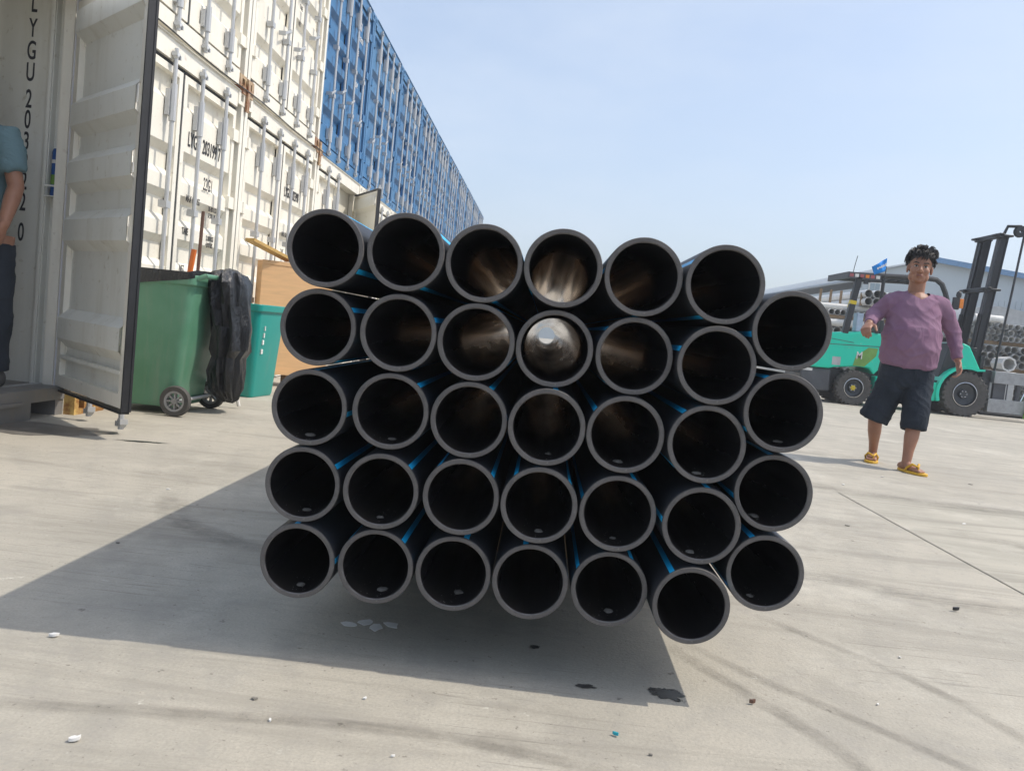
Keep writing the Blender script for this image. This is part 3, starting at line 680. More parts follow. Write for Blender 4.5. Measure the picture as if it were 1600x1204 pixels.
# ------------------------------------------------------------------ forklift
FO = Vector((7.1, 16.85, 0))
fk = empty('forklift', FO, 0, 'green and black forklift parked behind the man in purple', 'forklift')
def fp(name, b, mat, bevel=.0, par=None): return b.build(name, mat, par or fk, bevel=bevel)
b = MB(); b.prism([(-1.95, .66), (-2.0, .95), (-1.92, 1.25), (-1.75, 1.35), (-1.3, 1.385), (-1.0, 1.43), (-.62, 1.42), (-.55, 1.38), (-.58, 1.1), (-.62, .72), (-.70, .62), (-.80, .74), (-1.0, .75), (-1.45, .70), (-1.55, .665)], -.58, .58); fp('hood', b, M['fl_green'], .03)
b = MB(); b.prism([(-2.06, .30), (-2.08, .655), (-1.5, .655), (-1.48, .22), (-1.95, .2)], -.54, .54); fp('counterweight', b, M['fl_grey'], .04)
b = MB(); b.box((-2.085, -.5, .52), (-2.2, -.2, .62)); fp('tow_pin', b, M['fl_black'])
b = MB(); b.prism([(-1.6, .3), (-1.5, .66), (1.1, .62), (1.2, .3)], -.36, .36); fp('chassis', b, M['fl_black'])
b = MB(); b.box((-.66, -.62, .24), (.5, .62, .60)); fp('step_panel', b, M['fl_green'], .02)
b = MB(); b.box((-.5, -.56, .60), (.75, .56, .64)); fp('floor_plate', b, M['fl_black'])
for s_ in (-1, 1):
    y0, y1 = (-.66, -.32) if s_ < 0 else (.32, .66)
    b = MB(); arc = []; cx, cz = 1.04, .43
    angs = [R(200 - k*13) for k in range(11)]
    for a in angs: arc.append((cx + .50*math.cos(a), cz + .485*math.sin(a)))
    arc += [(1.35, .90), (1.35, .935)]
    for a in angs[::-1]: arc.append((cx + .56*math.cos(a), cz + .535*math.sin(a)))
    n = len(angs) + 1
    outer = arc[n:]; inner = arc[:n]
    m_ = len(inner)
    vs = [(p[0], yy, p[1]) for yy in (y0, y1) for p in inner + outer[::-1][::-1]]
    pr = inner + outer
    N2 = len(pr); vs = [(p[0], yy, p[1]) for yy in (y0, y1) for p in pr]; fs = []
    for i in range(m_-1):
        a_, b_, c_, d_ = i, i+1, N2-2-i, N2-1-i
        fs += [(a_, b_, c_, d_), (N2+a_, N2+d_, N2+c_, N2+b_), (a_, N2+a_, N2+b_, b_), (d_, c_, N2+c_, N2+d_)]
    fs += [(0, N2-1, 2*N2-1, N2), (m_-1, N2+m_-1, N2+m_, m_)]
    b.add(vs, fs); fp('fender', b, M['fl_green'])
b = MB(); b.prism([(.86, .93), (1.27, .93), (1.02, 1.35), (.88, 1.4)], -.62, .62); fp('cowl', b, M['fl_green'], .02)
b = MB(); b.prism([(.55, .64), (.86, .64), (.88, 1.35), (.70, 1.38)], -.5, .5); fp('dashboard', b, M['fl_black'], .02)
b = MB(); b.prism([(-.58, .64), (.0, .64), (-.02, 1.0), (-.56, 1.05)], -.4, .4); b.prism([(-.5, 1.05), (.0, 1.0), (.0, 1.1), (-.38, 1.15), (-.5, 1.72), (-.62, 1.72)], -.25, .25); fp('seat', b, M['fl_black'], .03)
b = MB(); b.lathe([(.17, -.012), (.185, 0), (.17, .012), (.155, 0)], axis='z', n=20); b.tube([(0, 0, 0), (.18, 0, -.25)], .025, 8); b.box((-.16, -.012, -.01), (.16, .012, .01))
b.build('steering_wheel', M['fl_black'], fk, (.42, .12, 1.52), (0, R(-25), 0))
for (cx, r_, y0, y1, rim) in ((-1.06, .335, -.64, -.40, .19), (-1.06, .335, .40, .64, .19), (1.04, .43, -.66, -.35, .235), (1.04, .43, .35, .66, .235)):
    yc_ = (y0+y1)/2; hw = (y1-y0)/2; s_ = -1 if yc_ < 0 else 1
    b = MB(); b.lathe([(rim, -hw*.75), (r_*.80, -hw), (r_*.93, -hw*.97), (r_*.985, -hw*.75), (r_*.99, 0), (r_*.985, hw*.75), (r_*.93, hw*.97), (r_*.80, hw), (rim, hw*.75)], axis='y', n=48)
    for k in range(26):
        a = 2*math.pi*k/26
        for h_ in (-1, 1):
            aa = a + (.12 if h_ > 0 else 0)
            Mx = Matrix.Rotation(-aa, 4, 'Y') @ Matrix.Translation((r_*.972, 0, 0))
            b.box((-.02, min(.15*h_*hw, h_*hw*.99), -.022*r_/.4), (.018, max(.15*h_*hw, h_*hw*.99), .022*r_/.4), Mx)
    wh = b.build('wheel', M['tyre'], fk, (cx, yc_, r_))
    b = MB(); b.lathe([(rim+.004, s_*hw*.78), (rim-.02, s_*hw*.85), (rim-.035, s_*hw*.4), (.09, s_*hw*.25), (.08, s_*hw*.5), (.002, s_*hw*.52)], axis='y', n=32, closed=False)
    b.cur = 1
    for k in range(6):
        a = 2*math.pi*k/6; b.ell((.06*math.cos(a), s_*hw*.52, .06*math.sin(a)), (.013, .013, .013), 6)
    b.lathe([(rim-.012, s_*hw*.86), (rim-.004, s_*hw*.87), (rim-.012, s_*hw*.88)], axis='y', n=32, closed=False)
    b.build('rim', [M['rim'], M['chrome']], wh)
    if r_ < .4:
        b = MB(); b.ell((0, s_*hw*.56, 0), (.05, .02, .05), 10); b.build('hub_cap', M['yellow'], wh)
# overhead guard
for s_ in (-1, 1):
    y = s_*.53
    b = MB(); dx = 0 if s_ < 0 else .36; b.bar((-1.33+dx, y, 1.36), (-1.19+dx, y, 2.46), .11, .10, (0, 1, 0)); post = fp('guard_post', b, M['fl_black'], .01)
    b = MB(); b.bar((-1.257+dx, y, 1.93), (-1.249+dx, y, 2.0), .115, .105, (0, 1, 0)); fp('tape', b, M['yellow'], 0, post)
    b = MB(); pts = [(-1.38, 2.49), (-.6, 2.53), (.1, 2.56), (.26, 2.55), (.38, 2.47), (.46, 2.32), (.62, 1.9), (1.0, 1.15), (1.02, .95)]
    b.tube([(p[0], y, p[1]) for p in pts], .05, 8); fp('guard_rail', b, M['fl_black'])
b = MB(); b.box((-1.42, -.58, 2.42), (-.80, -.575, 2.54)); b.box((-1.42, -.575, 2.42), (-1.36, .575, 2.54)); beam = fp('tail_beam', b, M['fl_grey'])
for k in range(6):
    b = MB(); b.box((-1.39 + k*.10, -.584, 2.45), (-1.32 + k*.10, -.581, 2.51)); fp('reflector', b, M['red'] if k % 2 == 0 else M['amber'] if k == 3 else M['paper'], 0, beam)
for k in range(7):
    b = MB(); xx = -1.0 + k*.19; zz = 2.50 + .05*(xx+1)/1.1; b.box((xx, -.5, zz), (xx+.05, .5, zz+.035)); fp('roof_bar', b, M['fl_black'])
b = MB(); b.tube([(-1.31, -.5, 2.5), (-1.29, -.5, 2.68), (-1.26, -.5, 2.86)], .007, 5); fp('antenna', b, M['fl_black'])
b = MB(); b.box((-1.12, -.5, 1.42), (-1.0, -.3, 1.78)); fp('bottle_crate', b, M['paleblue'], .01)
b = MB(); b.tube([(-.74, -.56, 1.42), (-.735, -.56, 2.45)], .035, 8); b.tube([(-.745, -.60, 2.35), (-.73, -.60, 2.70)], .008, 6); pole = fp('flag_pole', b, M['fl_black'])
b = MB(); nx, nz_ = 9, 6; vs = []
c00, c10, c01, c11 = Vector((-.735, -.60, 2.86)), Vector((-1.0, -.60, 2.67)), Vector((-.72, -.60, 2.62)), Vector((-.93, -.60, 2.52))
for i in range(nx):
    for jj in range(nz_):
        s_, t_ = i/(nx-1), jj/(nz_-1)
        p = (c00*(1-s_) + c10*s_)*(1-t_) + (c01*(1-s_) + c11*s_)*t_
        p.y += .03*math.sin(s_*7 + t_*2); vs.append(p)
b.add(vs, [(i*nz_+jj, (i+1)*nz_+jj, (i+1)*nz_+jj+1, i*nz_+jj+1) for i in range(nx-1) for jj in range(nz_-1)], True)
flag = fp('flag', b, M['flag'], 0, pole)
sm_ = flag.modifiers.new('thick', 'SOLIDIFY'); sm_.thickness = .002
b = MB()
for k, (s_, l_) in enumerate([(.15, .05), (.3, .045), (.44, .05), (.58, .03), (.72, .04)]):
    p = (c00*(1-s_) + c10*s_)*.55 + (c01*(1-s_) + c11*s_)*.45; b.box((p.x-.014, -.641, p.z-l_/2), (p.x+.014, -.638, p.z+l_/2))
fp('flag_print', b, M['paper'], 0, pole)
b = MB(); b.ell((.69, -.60, 2.30), (.055, .03, .075), 10); b.tube([(.60, -.53, 2.0), (.69, -.60, 2.24)], .012, 6); fp('lamp', b, M['fl_black'])
b = MB(); b.box((.72, -.62, 2.05), (.79, -.56, 2.23)); b.cur = 1; b.box((.60, -.61, 2.02), (.718, -.55, 2.25)); fp('indicator', b, [M['amber'], M['fl_black']], .006)
b = MB(); b.tube([(-.92, -.56, 2.40), (-1.05, -.6, 2.37)], .015, 6); b.box((-1.12, -.62, 2.33), (-1.04, -.58, 2.41)); fp('mirror', b, M['fl_black'])
# mast, tilted a little forward
def mx(z): return 1.20 + (z - .3) * math.tan(R(5.5))
for s_, y in ((-1, -.36), (1, .36)):
    for nm, dx, dy, wd, z0, z1 in (('outer_upright', 0, 0, .06, .22, 3.5), ('inner_upright', .02, -s_*.06, .04, .35, 3.55)):
        b = MB()
        b.bar((mx(z0)+dx, y+dy, z0), (mx(z1)+dx, y+dy, z1), wd*.4, .13, (1, 0, 0))
        b.bar((mx(z0)+dx-.065, y+dy, z0), (mx(z1)+dx-.065, y+dy, z1), wd, .022, (1, 0, 0)); b.bar((mx(z0)+dx+.065, y+dy, z0), (mx(z1)+dx+.065, y+dy, z1), wd, .022, (1, 0, 0))
        fp(nm, b, M['mast_steel'])
    b = MB(); b.tube([(mx(.4)-.115, y, .4), (mx(2.0)-.115, y, 2.0), ], .036, 10); b.cur = 1; b.tube([(mx(2.0)-.115, y, 2.0), (mx(3.5)-.115, y, 3.5)], .022, 10); fp('lift_cylinder', b, [M['mast_steel'], M['fl_grey']])
    b = MB(); b.bar((mx(.6)+.06, y - s_*.13, .6), (mx(3.5)+.06, y - s_*.13, 3.5), .03, .014, (1, 0, 0)); fp('lift_chain', b, M['fl_black'])
    b = MB(); b.tube([(.75, y, .98), (1.15, y, 1.10)], .045, 10); b.cur = 1; b.tube([(.98, y, 1.05), (1.22, y, 1.12)], .028, 10); fp('tilt_cylinder', b, [M['fl_black'], M['chrome']])
for z, nm in ((.3, 'cross_beam'), (1.3, 'cross_beam'), (2.48, 'cross_beam'), (3.52, 'cross_beam')):
    b = MB(); b.box((mx(z)-.15, -.47, z-.05), (mx(z)-.06, .47, z+.04))
    if z > 2: b.box((mx(z)-.22, -.47, z-.02), (mx(z)+.12, -.28, z+.02)); b.box((mx(z)-.22, .28, z-.02), (mx(z)+.12, .47, z+.02))
    fp(nm, b, M['mast_steel'], .01)
b = MB(); z = 3.58
b.tube([(mx(z)-.05, -.42, z-.02), (mx(z)+.0, -.42, z+.12), (mx(z)+.25, -.42, z+.14)], .03, 8); b.lathe([(.03, -.04), (.11, -.04), (.09, 0), (.11, .04), (.03, .04)], (mx(z)+.24, -.42, z+.04), 'y', 18); fp('hose_pulley', b, M['mast_steel'])
b = MB(); b.tube([(mx(3.6)+.33, -.42, 3.62), (1.75, -.42, 2.3), (1.66, -.44, 1.4), (1.62, -.44, .82)], .022, 7); fp('hose', b, M['fl_black'])
b = MB(); b.box((1.38, -.5, .2), (1.55, .5, .95)); b.box((1.35, -.42, .95), (1.43, .42, 1.2)); fp('carriage', b, M['fl_black'], .01)
b = MB(); b.box((1.56, -.62, .70), (2.9, -.46, .93)); fp('clamp_plate', b, M['steelplate'], .006)
b = MB(); b.box((1.50, -.62, .14), (2.9, -.46, .40)); fp('clamp_plate', b, M['steelplate'], .006)
b = MB(); b.box((1.60, -.56, .40), (1.82, -.48, .70)); b.tube([(1.84, -.58, .40), (1.84, -.58, .70)], .014, 6); fp('clamp_block', b, M['fl_grey'])
b = MB(); b.tube([(2.06, -.55, .40), (2.06, -.55, .70)], .05, 10); b.cur = 1; b.tube([(2.12, -.57, .38), (2.18, -.57, .56)], .025, 8); fp('clamp_cylinder', b, [M['fl_grey'], M['chrome']])
b = MB(); b.prism([(2.17, .08), (2.5, .04), (2.55, .75), (2.27, .70)], -.70, -.63); fp('clamp_arm', b, M['lime'], .01)
for yy in (-.3, .3):
    b = MB(); b.box((1.52, yy-.06, .06), (2.7, yy+.06, .11)); fp('fork', b, M['fl_black'], .005)
# badges
b = MB(); b.add([(-1.12, -.584, .76), (-.90, -.584, .76), (-.70, -.584, .98), (-.68, -.584, 1.13), (-.86, -.584, 1.13), (-1.08, -.584, .95)], [(0, 1, 2, 3, 4, 5)]); fp('olive_patch', b, M['olive'])
link('lettering', text_mesh('M', .2, M['paper'], .8), fk, (-1.08, -.588, .90), (R(90), 0, 0))
b = MB(); b.box((-1.52, -.584, .74), (-1.36, -.581, .90)); fp('sticker', b, M['pvc_grey'])
b = MB(); b.box((-2.05, -.545, .585), (-1.86, -.541, .635)); fp('name_plate', b, M['paper'])
b = MB(); b.bar((-1.95, -.5835, 1.12), (-.6, -.5835, 1.17), .004, .012); b.bar((-1.7, -.5835, 1.25), (-1.15, -.5835, 1.2), .004, .010); fp('panel_seam', b, M['fl_grey'])

# ------------------------------------------------------------------ stocked white pipes in the yard
def tube_mesh(name, r_, t_, L_, mats, n=20):
    b = MB(); b.cur = 0; b.lathe([(r_-t_, 0), (r_, 0), (r_, L_), (r_-t_, L_)], axis='y', n=n, closed=False); b.cur = 1; b.lathe([(r_-t_, 0), (r_-t_, L_)], axis='y', n=n, closed=False)
    return b.mesh(name, mats)
PV = [tube_mesh('stock_pipe', r_, .006, 5.5, [M['pvc'], M['pvc_in']]) for r_ in (.10, .075, .062)] + [tube_mesh('stock_pipe', .085, .006, 5.5, [M['pvc_grey'], M['pvc_in']]), tube_mesh('stock_pipe', .07, .006, 5.5, [M['pvc_grey'], M['pvc']])]
ordw = ['first', 'second', 'third', 'fourth', 'fifth', 'sixth', 'seventh', 'eighth', 'ninth', 'tenth', 'eleventh', 'twelfth', 'thirteenth', 'fourteenth', 'fifteenth', 'sixteenth', 'seventeenth', 'eighteenth']
def pipe_bundle(x0, y0, z0, nx, nz_, mi, lab, grp, rr):
    for jz in range(nz_):
        for ix in range(nx):
            x = x0 + rr + ix*(2*rr+.003); z = z0 + rr + jz*(2*rr+.002)
            o = link('stock_pipe', PV[mi], None, (x, y0 + random.uniform(-.12, .12), z))
            tag(o, '%s, %s from the left, %s row up' % (lab, ordw[ix], ordw[jz]), 'pipe', grp)
def cross_bundle(x0, y0, z0, ny, nz_, mi, lab, grp, rr):
    for jz in range(nz_):
        for iy in range(ny):
            o = link('stock_pipe', PV[mi], None, (x0 + random.uniform(-.1, .1), y0 + rr + iy*(2*rr+.003), z0 + rr + jz*(2*rr+.002)), (0, 0, R(-90)))
            tag(o, '%s, %s from the front' % (lab, ordw[iy]), 'pipe', grp)
def timber_layer(x0, x1, y0, z, lab):
    for k, yy in enumerate((.3, 4.6)):
        b = MB(); b.box((x0, y0+yy, z), (x1, y0+yy+.12, z+.08)); tag(b.build('spacer_timber', M['timber']), ['front ', 'rear '][k] + lab, 'timber', 'spacers in the pipe stock')
A0 = 21.8
timber_layer(7.0, 9.6, A0, 0, 'timber spacer on the ground under the white stock behind the forklift')
pipe_bundle(7.0, A0, .08, 12, 8, 0, 'thick white pipe behind the forklift', 'thick white pipes behind the forklift', .10)
cross_bundle(6.2, A0-.1, 1.70, 4, 1, 0, 'long white pipe lying crosswise on the thick white pipes', 'crosswise white pipes behind the forklift', .10)
timber_layer(6.2, 9.7, A0-.35, 1.905, 'grey timber spacer across the white stock behind the forklift')
pipe_bundle(6.9, A0-.1, 1.985, 17, 1, 1, 'slim white pipe high behind the forklift', 'slim white pipes behind the forklift', .075)
cross_bundle(6.1, A0+.1, 2.14, 4, 1, 1, 'slim white pipe lying crosswise on top of the stock', 'slim crosswise white pipes', .075)
pipe_bundle(8.0, A0-.2, 2.295, 9, 2, 0, 'topmost white stock pipe by the flag', 'white pipes at the top of the stock', .10)
for k in range(5):
    b = MB(); b.box((6.95 + k*.26, A0-.02, 2.29), (7.0 + k*.26, A0+.03, 2.62)); tag(b.build('stock_stake', M['timber']), '%s upright stake from the left on top of the white stock' % ordw[k], 'stake', 'stakes on the white stock')
B0 = 19.8
timber_layer(9.75, 11.6, B0, 0, 'timber spacer on the ground under the grey stock by the mast')
pipe_bundle(9.75, B0, .08, 10, 5, 3, 'low grey pipe right of the mast', 'grey pipes low in the stock by the mast', .085)
timber_layer(9.75, 11.6, B0-.15, .96, 'timber spacer in the grey stock to the right of the mast')
pipe_bundle(9.75, B0-.1, 1.04, 10, 3, 3, 'mid-height grey pipe right of the mast', 'grey pipes in the middle tier by the mast', .085)
timber_layer(9.75, 11.6, B0-.15, 1.57, 'upper timber spacer in the grey stock right of the mast')
pipe_bundle(9.75, B0+.05, 1.65, 12, 3, 4, 'slim topmost grey pipe by the mast', 'slim grey pipes in the top tier by the mast', .07)
b = MB(); b.lathe([(.13, 0), (.17, 0), (.17, .02), (.15, .5), (.13, .5)], axis='y', n=8); tag(b.build('pipe_fitting', M['pvc'], None, (10.30, B0-1.0, 1.127)), 'white octagonal pipe fitting beside the mast foot', 'fitting')
b = MB(); b.box((10.15, B0-1.05, 0), (10.45, B0-.45, .955)); tag(b.build('fitting_block', M['pvc_grey'], bevel=.01), 'grey block carrying the white fitting beside the mast', 'block')
b = MB(); b.tube([(9.95, B0+.1, 2.16), (10.6, B0+.1, 2.16)], .085, 12); tag(b.build('wrapped_bundle', M['paper']), 'bright white wrapped bundle lying across the grey stock', 'bundle')
b = MB(); prof = [(9.8, 2.08), (10.1, 2.40), (10.6, 2.48), (11.3, 2.40), (12.0, 2.25), (12.2, 2.08)]
b.prism(prof, B0+.3, B0+5); tag(b.build('tarpaulin', M['pvc_grey']), 'pale grey tarpaulin humped over the stock right of the mast', 'tarpaulin')

# ------------------------------------------------------------------ warehouse
wr = empty('warehouse', (16.9, 46, 0), 0, 'pale blue-grey warehouse with blue roof edge behind the forklift', 'warehouse')
b = MB(); gab = [(0, 0), (0, 5.35), (1.1, 5.98), (3.45, 6.66), (8.5, 6.22), (15, 5.6), (22, 5.0), (22, 0)]
b.prism(gab, 0, .2)
for k in range(74): b.box((.1 + k*.3, -.03, .05), (.18 + k*.3, 0, 4.95))
b.build('front_wall', M['sheet'], wr)
b = MB(); b.box((0, .2, 0), (.15, 60, 4.9)); b.build('side_wall', M['sheet'], wr)
rf = MB(); rf.add([(p[0], y, p[1]+.02) for y in (-.3, 60) for p in [(-.3, 5.2)] + gab[1:7]], [(i, i+1, 7+i+1, 7+i) for i in range(6)]); ro = rf.build('roof', M['sheet_roof'], wr)
so = ro.modifiers.new('t', 'SOLIDIFY'); so.thickness = .12; so.offset = 1
b = MB()
for p, q_ in zip(gab[3:6], gab[4:7]): b.bar((p[0], -.36, p[1]+.06), (q_[0], -.36, q_[1]+.06), .1, .28)
b.build('fascia', M['fascia'], wr)
b = MB(); b.box((.3, -.05, 4.55), (.95, -.01, 5.25)); wi = b.build('window', M['paper'], wr)
b = MB(); b.box((.37, -.07, 4.62), (.62, -.051, 5.18)); b.build('pane', M['glass'], wi)
b = MB(); b.box((.64, -.07, 4.62), (.89, -.051, 5.18)); b.build('pane', M['glass'], wi)
b = MB(); b.prism([(-2.5, 4.1), (0, 4.3), (0, 4.2), (-2.5, 4.0)], -.15, 0, 'y')
b = MB(); b.add([(7.6, -5, 3.3), (24, -5, 3.3), (24, 0, 4.3), (7.6, 0, 4.3)], [(0, 1, 2, 3)]); lt = b.build('lean_to_roof', M['greyroof'], wr); so = lt.modifiers.new('t', 'SOLIDIFY'); so.thickness = .2
for k in range(6):
    b = MB(); b.box((7.8 + k*3, -4.9, 0), (7.95 + k*3, -4.75, 3.2)); b.build('lean_to_post', M['greyroof'], wr)
b = MB(); b.prism([(0, 0), (0, 4.6), (7, 5.4), (14, 4.6), (14, 0)], 0, 40); fs_ = b.build('far_shed', M['sheet'], None, (-6, 95, 0)); tag(fs_, 'long pale shed far behind the pipe stack', 'shed')

# ------------------------------------------------------------------ people
FWD = Vector((0, -1, 0))
def loft(b, pts, n=16, ref=FWD, cap=True):
    rings = []
    for i, p in enumerate(pts):
        c = Vector(p[0]); rx, ry = p[1], p[2] if len(p) > 2 else p[1]
        t = (Vector(pts[min(i+1, len(pts)-1)][0]) - Vector(pts[max(i-1, 0)][0])).normalized()
        sd_ = t.cross(ref)
        if sd_.length < .05: sd_ = t.cross(Vector((1, 0, 0)))
        sd_.normalize(); fr = sd_.cross(t)
        rings.append([c + sd_*rx*math.cos(2*math.pi*k/n) + fr*ry*math.sin(2*math.pi*k/n) for k in range(n)])
    # rounded ends
    return skin_rings(b, rings)
def remesh(b, name, mat, parent, voxel, smooth=4, fac=.5, disp=None):
    me = b.mesh(name, mat); o = bpy.data.objects.new('tmp_body', me); col.objects.link(o)
    r_ = o.modifiers.new('r', 'REMESH'); r_.mode = 'VOXEL'; r_.voxel_size = voxel; r_.use_smooth_shade = True
    s_ = o.modifiers.new('s', 'SMOOTH'); s_.factor = fac; s_.iterations = smooth
    dg = bpy.context.evaluated_depsgraph_get(); m2 = bpy.data.meshes.new_from_object(o.evaluated_get(dg))
    bpy.data.objects.remove(o); m2.name = name
    if disp:
        nrm = [v.normal.copy() for v in m2.vertices]
        for v, nn in zip(m2.vertices, nrm): v.co += nn * disp(v.co)
    m2.polygons.foreach_set('use_smooth', [True]*len(m2.polygons)); m2.update()
    if not m2.materials: m2.materials.append(mat)
    r2 = bpy.data.objects.new(name, m2); col.objects.link(r2); r2.parent = parent
    return r2
def hand(b, wrist, d, nrm, thumb, k=1.0, curl=(20, 30, 25)):
    """palm and five fingers: d points along the hand, nrm out of the palm, thumb to the thumb side"""
    w_ = Vector(wrist); d = Vector(d).normalized(); nrm = Vector(nrm); nrm = (nrm - d*nrm.dot(d)).normalized()
    th = d.cross(nrm).normalized()
    if th.dot(Vector(thumb)) < 0: th = -th
    loft(b, [(w_ - d*.03*k, .026*k, .020*k), (w_ + d*.015*k, .030*k, .018*k), (w_ + d*.05*k, .041*k, .017*k), (w_ + d*.09*k, .040*k, .014*k)], 12, nrm)
    for i, (o_, ln) in enumerate(((.030, .072), (.010, .082), (-.010, .076), (-.029, .060))):
        p = w_ + d*.082*k + th*o_*k; dd = d.copy(); pts = [(p, .0092*k)]
        for j_, fr in enumerate((.45, .30, .25)):
            a = R(curl[j_] + i*4); ax = th
            q1 = Matrix.Rotation(a, 3, ax) @ dd
            if q1.dot(nrm) < dd.dot(nrm): q1 = Matrix.Rotation(-a, 3, ax) @ dd
            dd = q1; p = p + dd*ln*fr*k; pts.append((p, (.0086, .0080, .0068)[j_]*k))
        loft(b, pts, 8, th)
    p = w_ + d*.02*k + th*.028*k; q1 = (d*.55 + th*.75 + nrm*.25).normalized(); q2 = (d*.85 + th*.25 + nrm*.4).normalized()
    loft(b, [(p - q1*.01*k, .012*k), (p + q1*.035*k, .0115*k), (p + q1*.035*k + q2*.03*k, .0098*k), (p + q1*.035*k + q2*.055*k, .0075*k)], 8, nrm)
def head(b, c, k, Rm):
    def P(x, y, z): return Vector(c) + Rm @ (Vector((x, y, z))*k)
    def E(x, y, z, rx, ry, rz): b.ell(P(x, y, z), (rx*k, ry*k, rz*k), 16, Rm)
    E(0, .012, .035, .077, .096, .088); E(0, -.018, -.02, .066, .074, .085); E(0, -.035, -.07, .05, .05, .045); E(0, -.062, -.092, .024, .022, .018)
    for s_ in (-1, 1):
        E(s_*.036, -.058, -.030, .028, .024, .030); E(s_*.047, -.02, -.068, .022, .035, .032); E(s_*.079, .012, -.012, .010, .020, .032); E(s_*.028, -.080, .018, .026, .012, .009)
    loft(b, [(P(0, -.082, .012), .009*k), (P(0, -.095, -.01), .011*k), (P(0, -.106, -.03), .015*k), (P(0, -.098, -.04), .017*k)], 10, Rm @ Vector((0, -1, 0)))
    for s_ in (-1, 1): E(s_*.015, -.094, -.037, .010, .011, .008)
    E(0, -.084, -.062, .026, .012, .008); E(0, -.082, -.073, .022, .012, .008)
def face_bits(parent, c, k, Rm):
    def P(x, y, z): return Vector(c) + Rm @ (Vector((x, y, z))*k)
    for s_ in (-1, 1):
        b = MB(); b.ell(P(s_*.031, -.0805, -.002), (.015*k, .007*k, .0055*k), 12, Rm); e_ = b.build('eye', M['eye_white'], parent)
        b = MB(); b.ell(P(s_*.031, -.086, -.002), (.0062*k, .003*k, .005*k), 10, Rm); b.build('iris', M['hair'], e_)
        b = MB(); loft(b, [(P(s_*.046, -.079, .004), .0015*k), (P(s_*.032, -.087, .0055), .0032*k), (P(s_*.017, -.084, .001), .0016*k)], 6, Rm @ Vector((0, -1, 0))); b.build('eyelid', M['hair'], parent)
        b = MB(); loft(b, [(P(s_*.054, -.077, .020), .002*k), (P(s_*.040, -.088, .027), .0042*k), (P(s_*.016, -.093, .021), .0035*k)], 6, Rm @ Vector((0, -1, 0))); b.build('eyebrow', M['hair'], parent)
    b = MB(); loft(b, [(P(-.023, -.089, -.0715), .0012*k), (P(-.011, -.0965, -.065), .0046*k), (P(.0, -.098, -.0665), .0042*k), (P(.011, -.0965, -.065), .0046*k), (P(.023, -.089, -.0715), .0012*k)], 8, Rm @ Vector((0, -1, 0)))
    b.build('lips', M['lip'], parent)
def hair(parent, c, k, Rm, seed=1, curls=1500):
    rn = random.Random(seed); b = MB()
    def P(v): return Vector(c) + Rm @ (v*k)
    b.ell(P(Vector((0, .024, .058))), (.086*k, .097*k, .088*k), 20, Rm)
    for i in range(curls):
        th = rn.uniform(0, 2*math.pi); ph = math.acos(rn.uniform(-.3, 1))
        n_ = Vector((math.sin(ph)*math.cos(th), math.sin(ph)*math.sin(th), math.cos(ph)))
        if n_.y < -.3 and n_.z < .34 + .12*rn.random(): continue
        if abs(n_.x) > .6 and n_.z < -.02 and n_.y < .25: continue
        base = Vector((n_.x*.082, .024 + n_.y*.093, .055 + n_.z*.085))
        w1 = noise.noise(n_*2.6 + Vector((seed, 0, 0))); w2 = noise.noise(n_*2.6 + Vector((0, seed + 5, 0)))
        tang = Vector((1.6*w1 + rn.uniform(-.25, .25), (-.7 if n_.y < .1 else .4) + w2, -.35)); tang = (tang - n_*tang.dot(n_)).normalized()
        ln = rn.uniform(.035, .065); lift = (.42 + .32*noise.noise(n_*5 + Vector((0, 0, seed)))) * (.55 + .6*max(0, n_.z))
        p1 = base + n_*ln*lift*.75 + tang*ln*.30; p2 = p1 + tang*ln*.45 + n_*ln*lift*.12; p3 = p2 + tang*ln*.35 - n_*ln*lift*.35
        b.tube([P(base), P(p1), P(p2), P(p3)], [.0042*k, .0040*k, .0030*k, .0008*k], 4)
    return b.build('hair', M['hair'], parent)

# --- the man in the purple shirt, walking towards the camera
PO = Vector((2.96, 6.9, 0))
man = empty('person', PO, 0, 'man in a purple long-sleeved shirt, dark shorts and yellow flip-flops walking forward', 'person')
def W(*p): return Vector(p) - PO
b = MB()
Rm = Matrix.Rotation(R(-20), 3, 'Z') @ Matrix.Rotation(R(4), 3, 'Y') @ Matrix.Rotation(R(-2), 3, 'X')
HC, HK = W(2.963, 6.88, 1.630), 1.12
head(b, HC, HK, Rm)
loft(b, [(W(2.975, 6.93, 1.36), .075), (W(2.972, 6.92, 1.45), .064), (W(2.968, 6.90, 1.53), .062), (W(2.965, 6.89, 1.60), .06)])
loft(b, [(W(2.975, 6.91, .70), .16, .11), (W(2.975, 6.9, .9), .17, .13), (W(2.975, 6.89, 1.05), .18, .14), (W(2.975, 6.9, 1.2), .18, .12), (W(2.975, 6.91, 1.33), .165, .112), (W(2.975, 6.915, 1.385), .12, .094), (W(2.973, 6.918, 1.42), .085, .075)])
SHR, ELR, WRR = W(2.80, 6.91, 1.37), W(2.675, 6.95, 1.225), W(2.55, 6.71, 1.137)
SHL, ELL, WRL = W(3.17, 6.91, 1.37), W(3.318, 6.95, 1.155), W(3.362, 6.88, .915)
loft(b, [(SHR, .055), (ELR, .042), (WRR, .029)]); loft(b, [(SHL, .055), (ELL, .042), (WRL, .029)])
hand(b, WRR, Vector((-.045, -.07, -.05)), Vector((.45, .2, -.8)), Vector((.5, -.6, .3)), 1.08, (38, 55, 45))
hand(b, WRL, Vector((.01, -.06, -.13)), Vector((-.9, .1, 0)), Vector((-.1, -1, 0)), 1.08, (22, 28, 22))
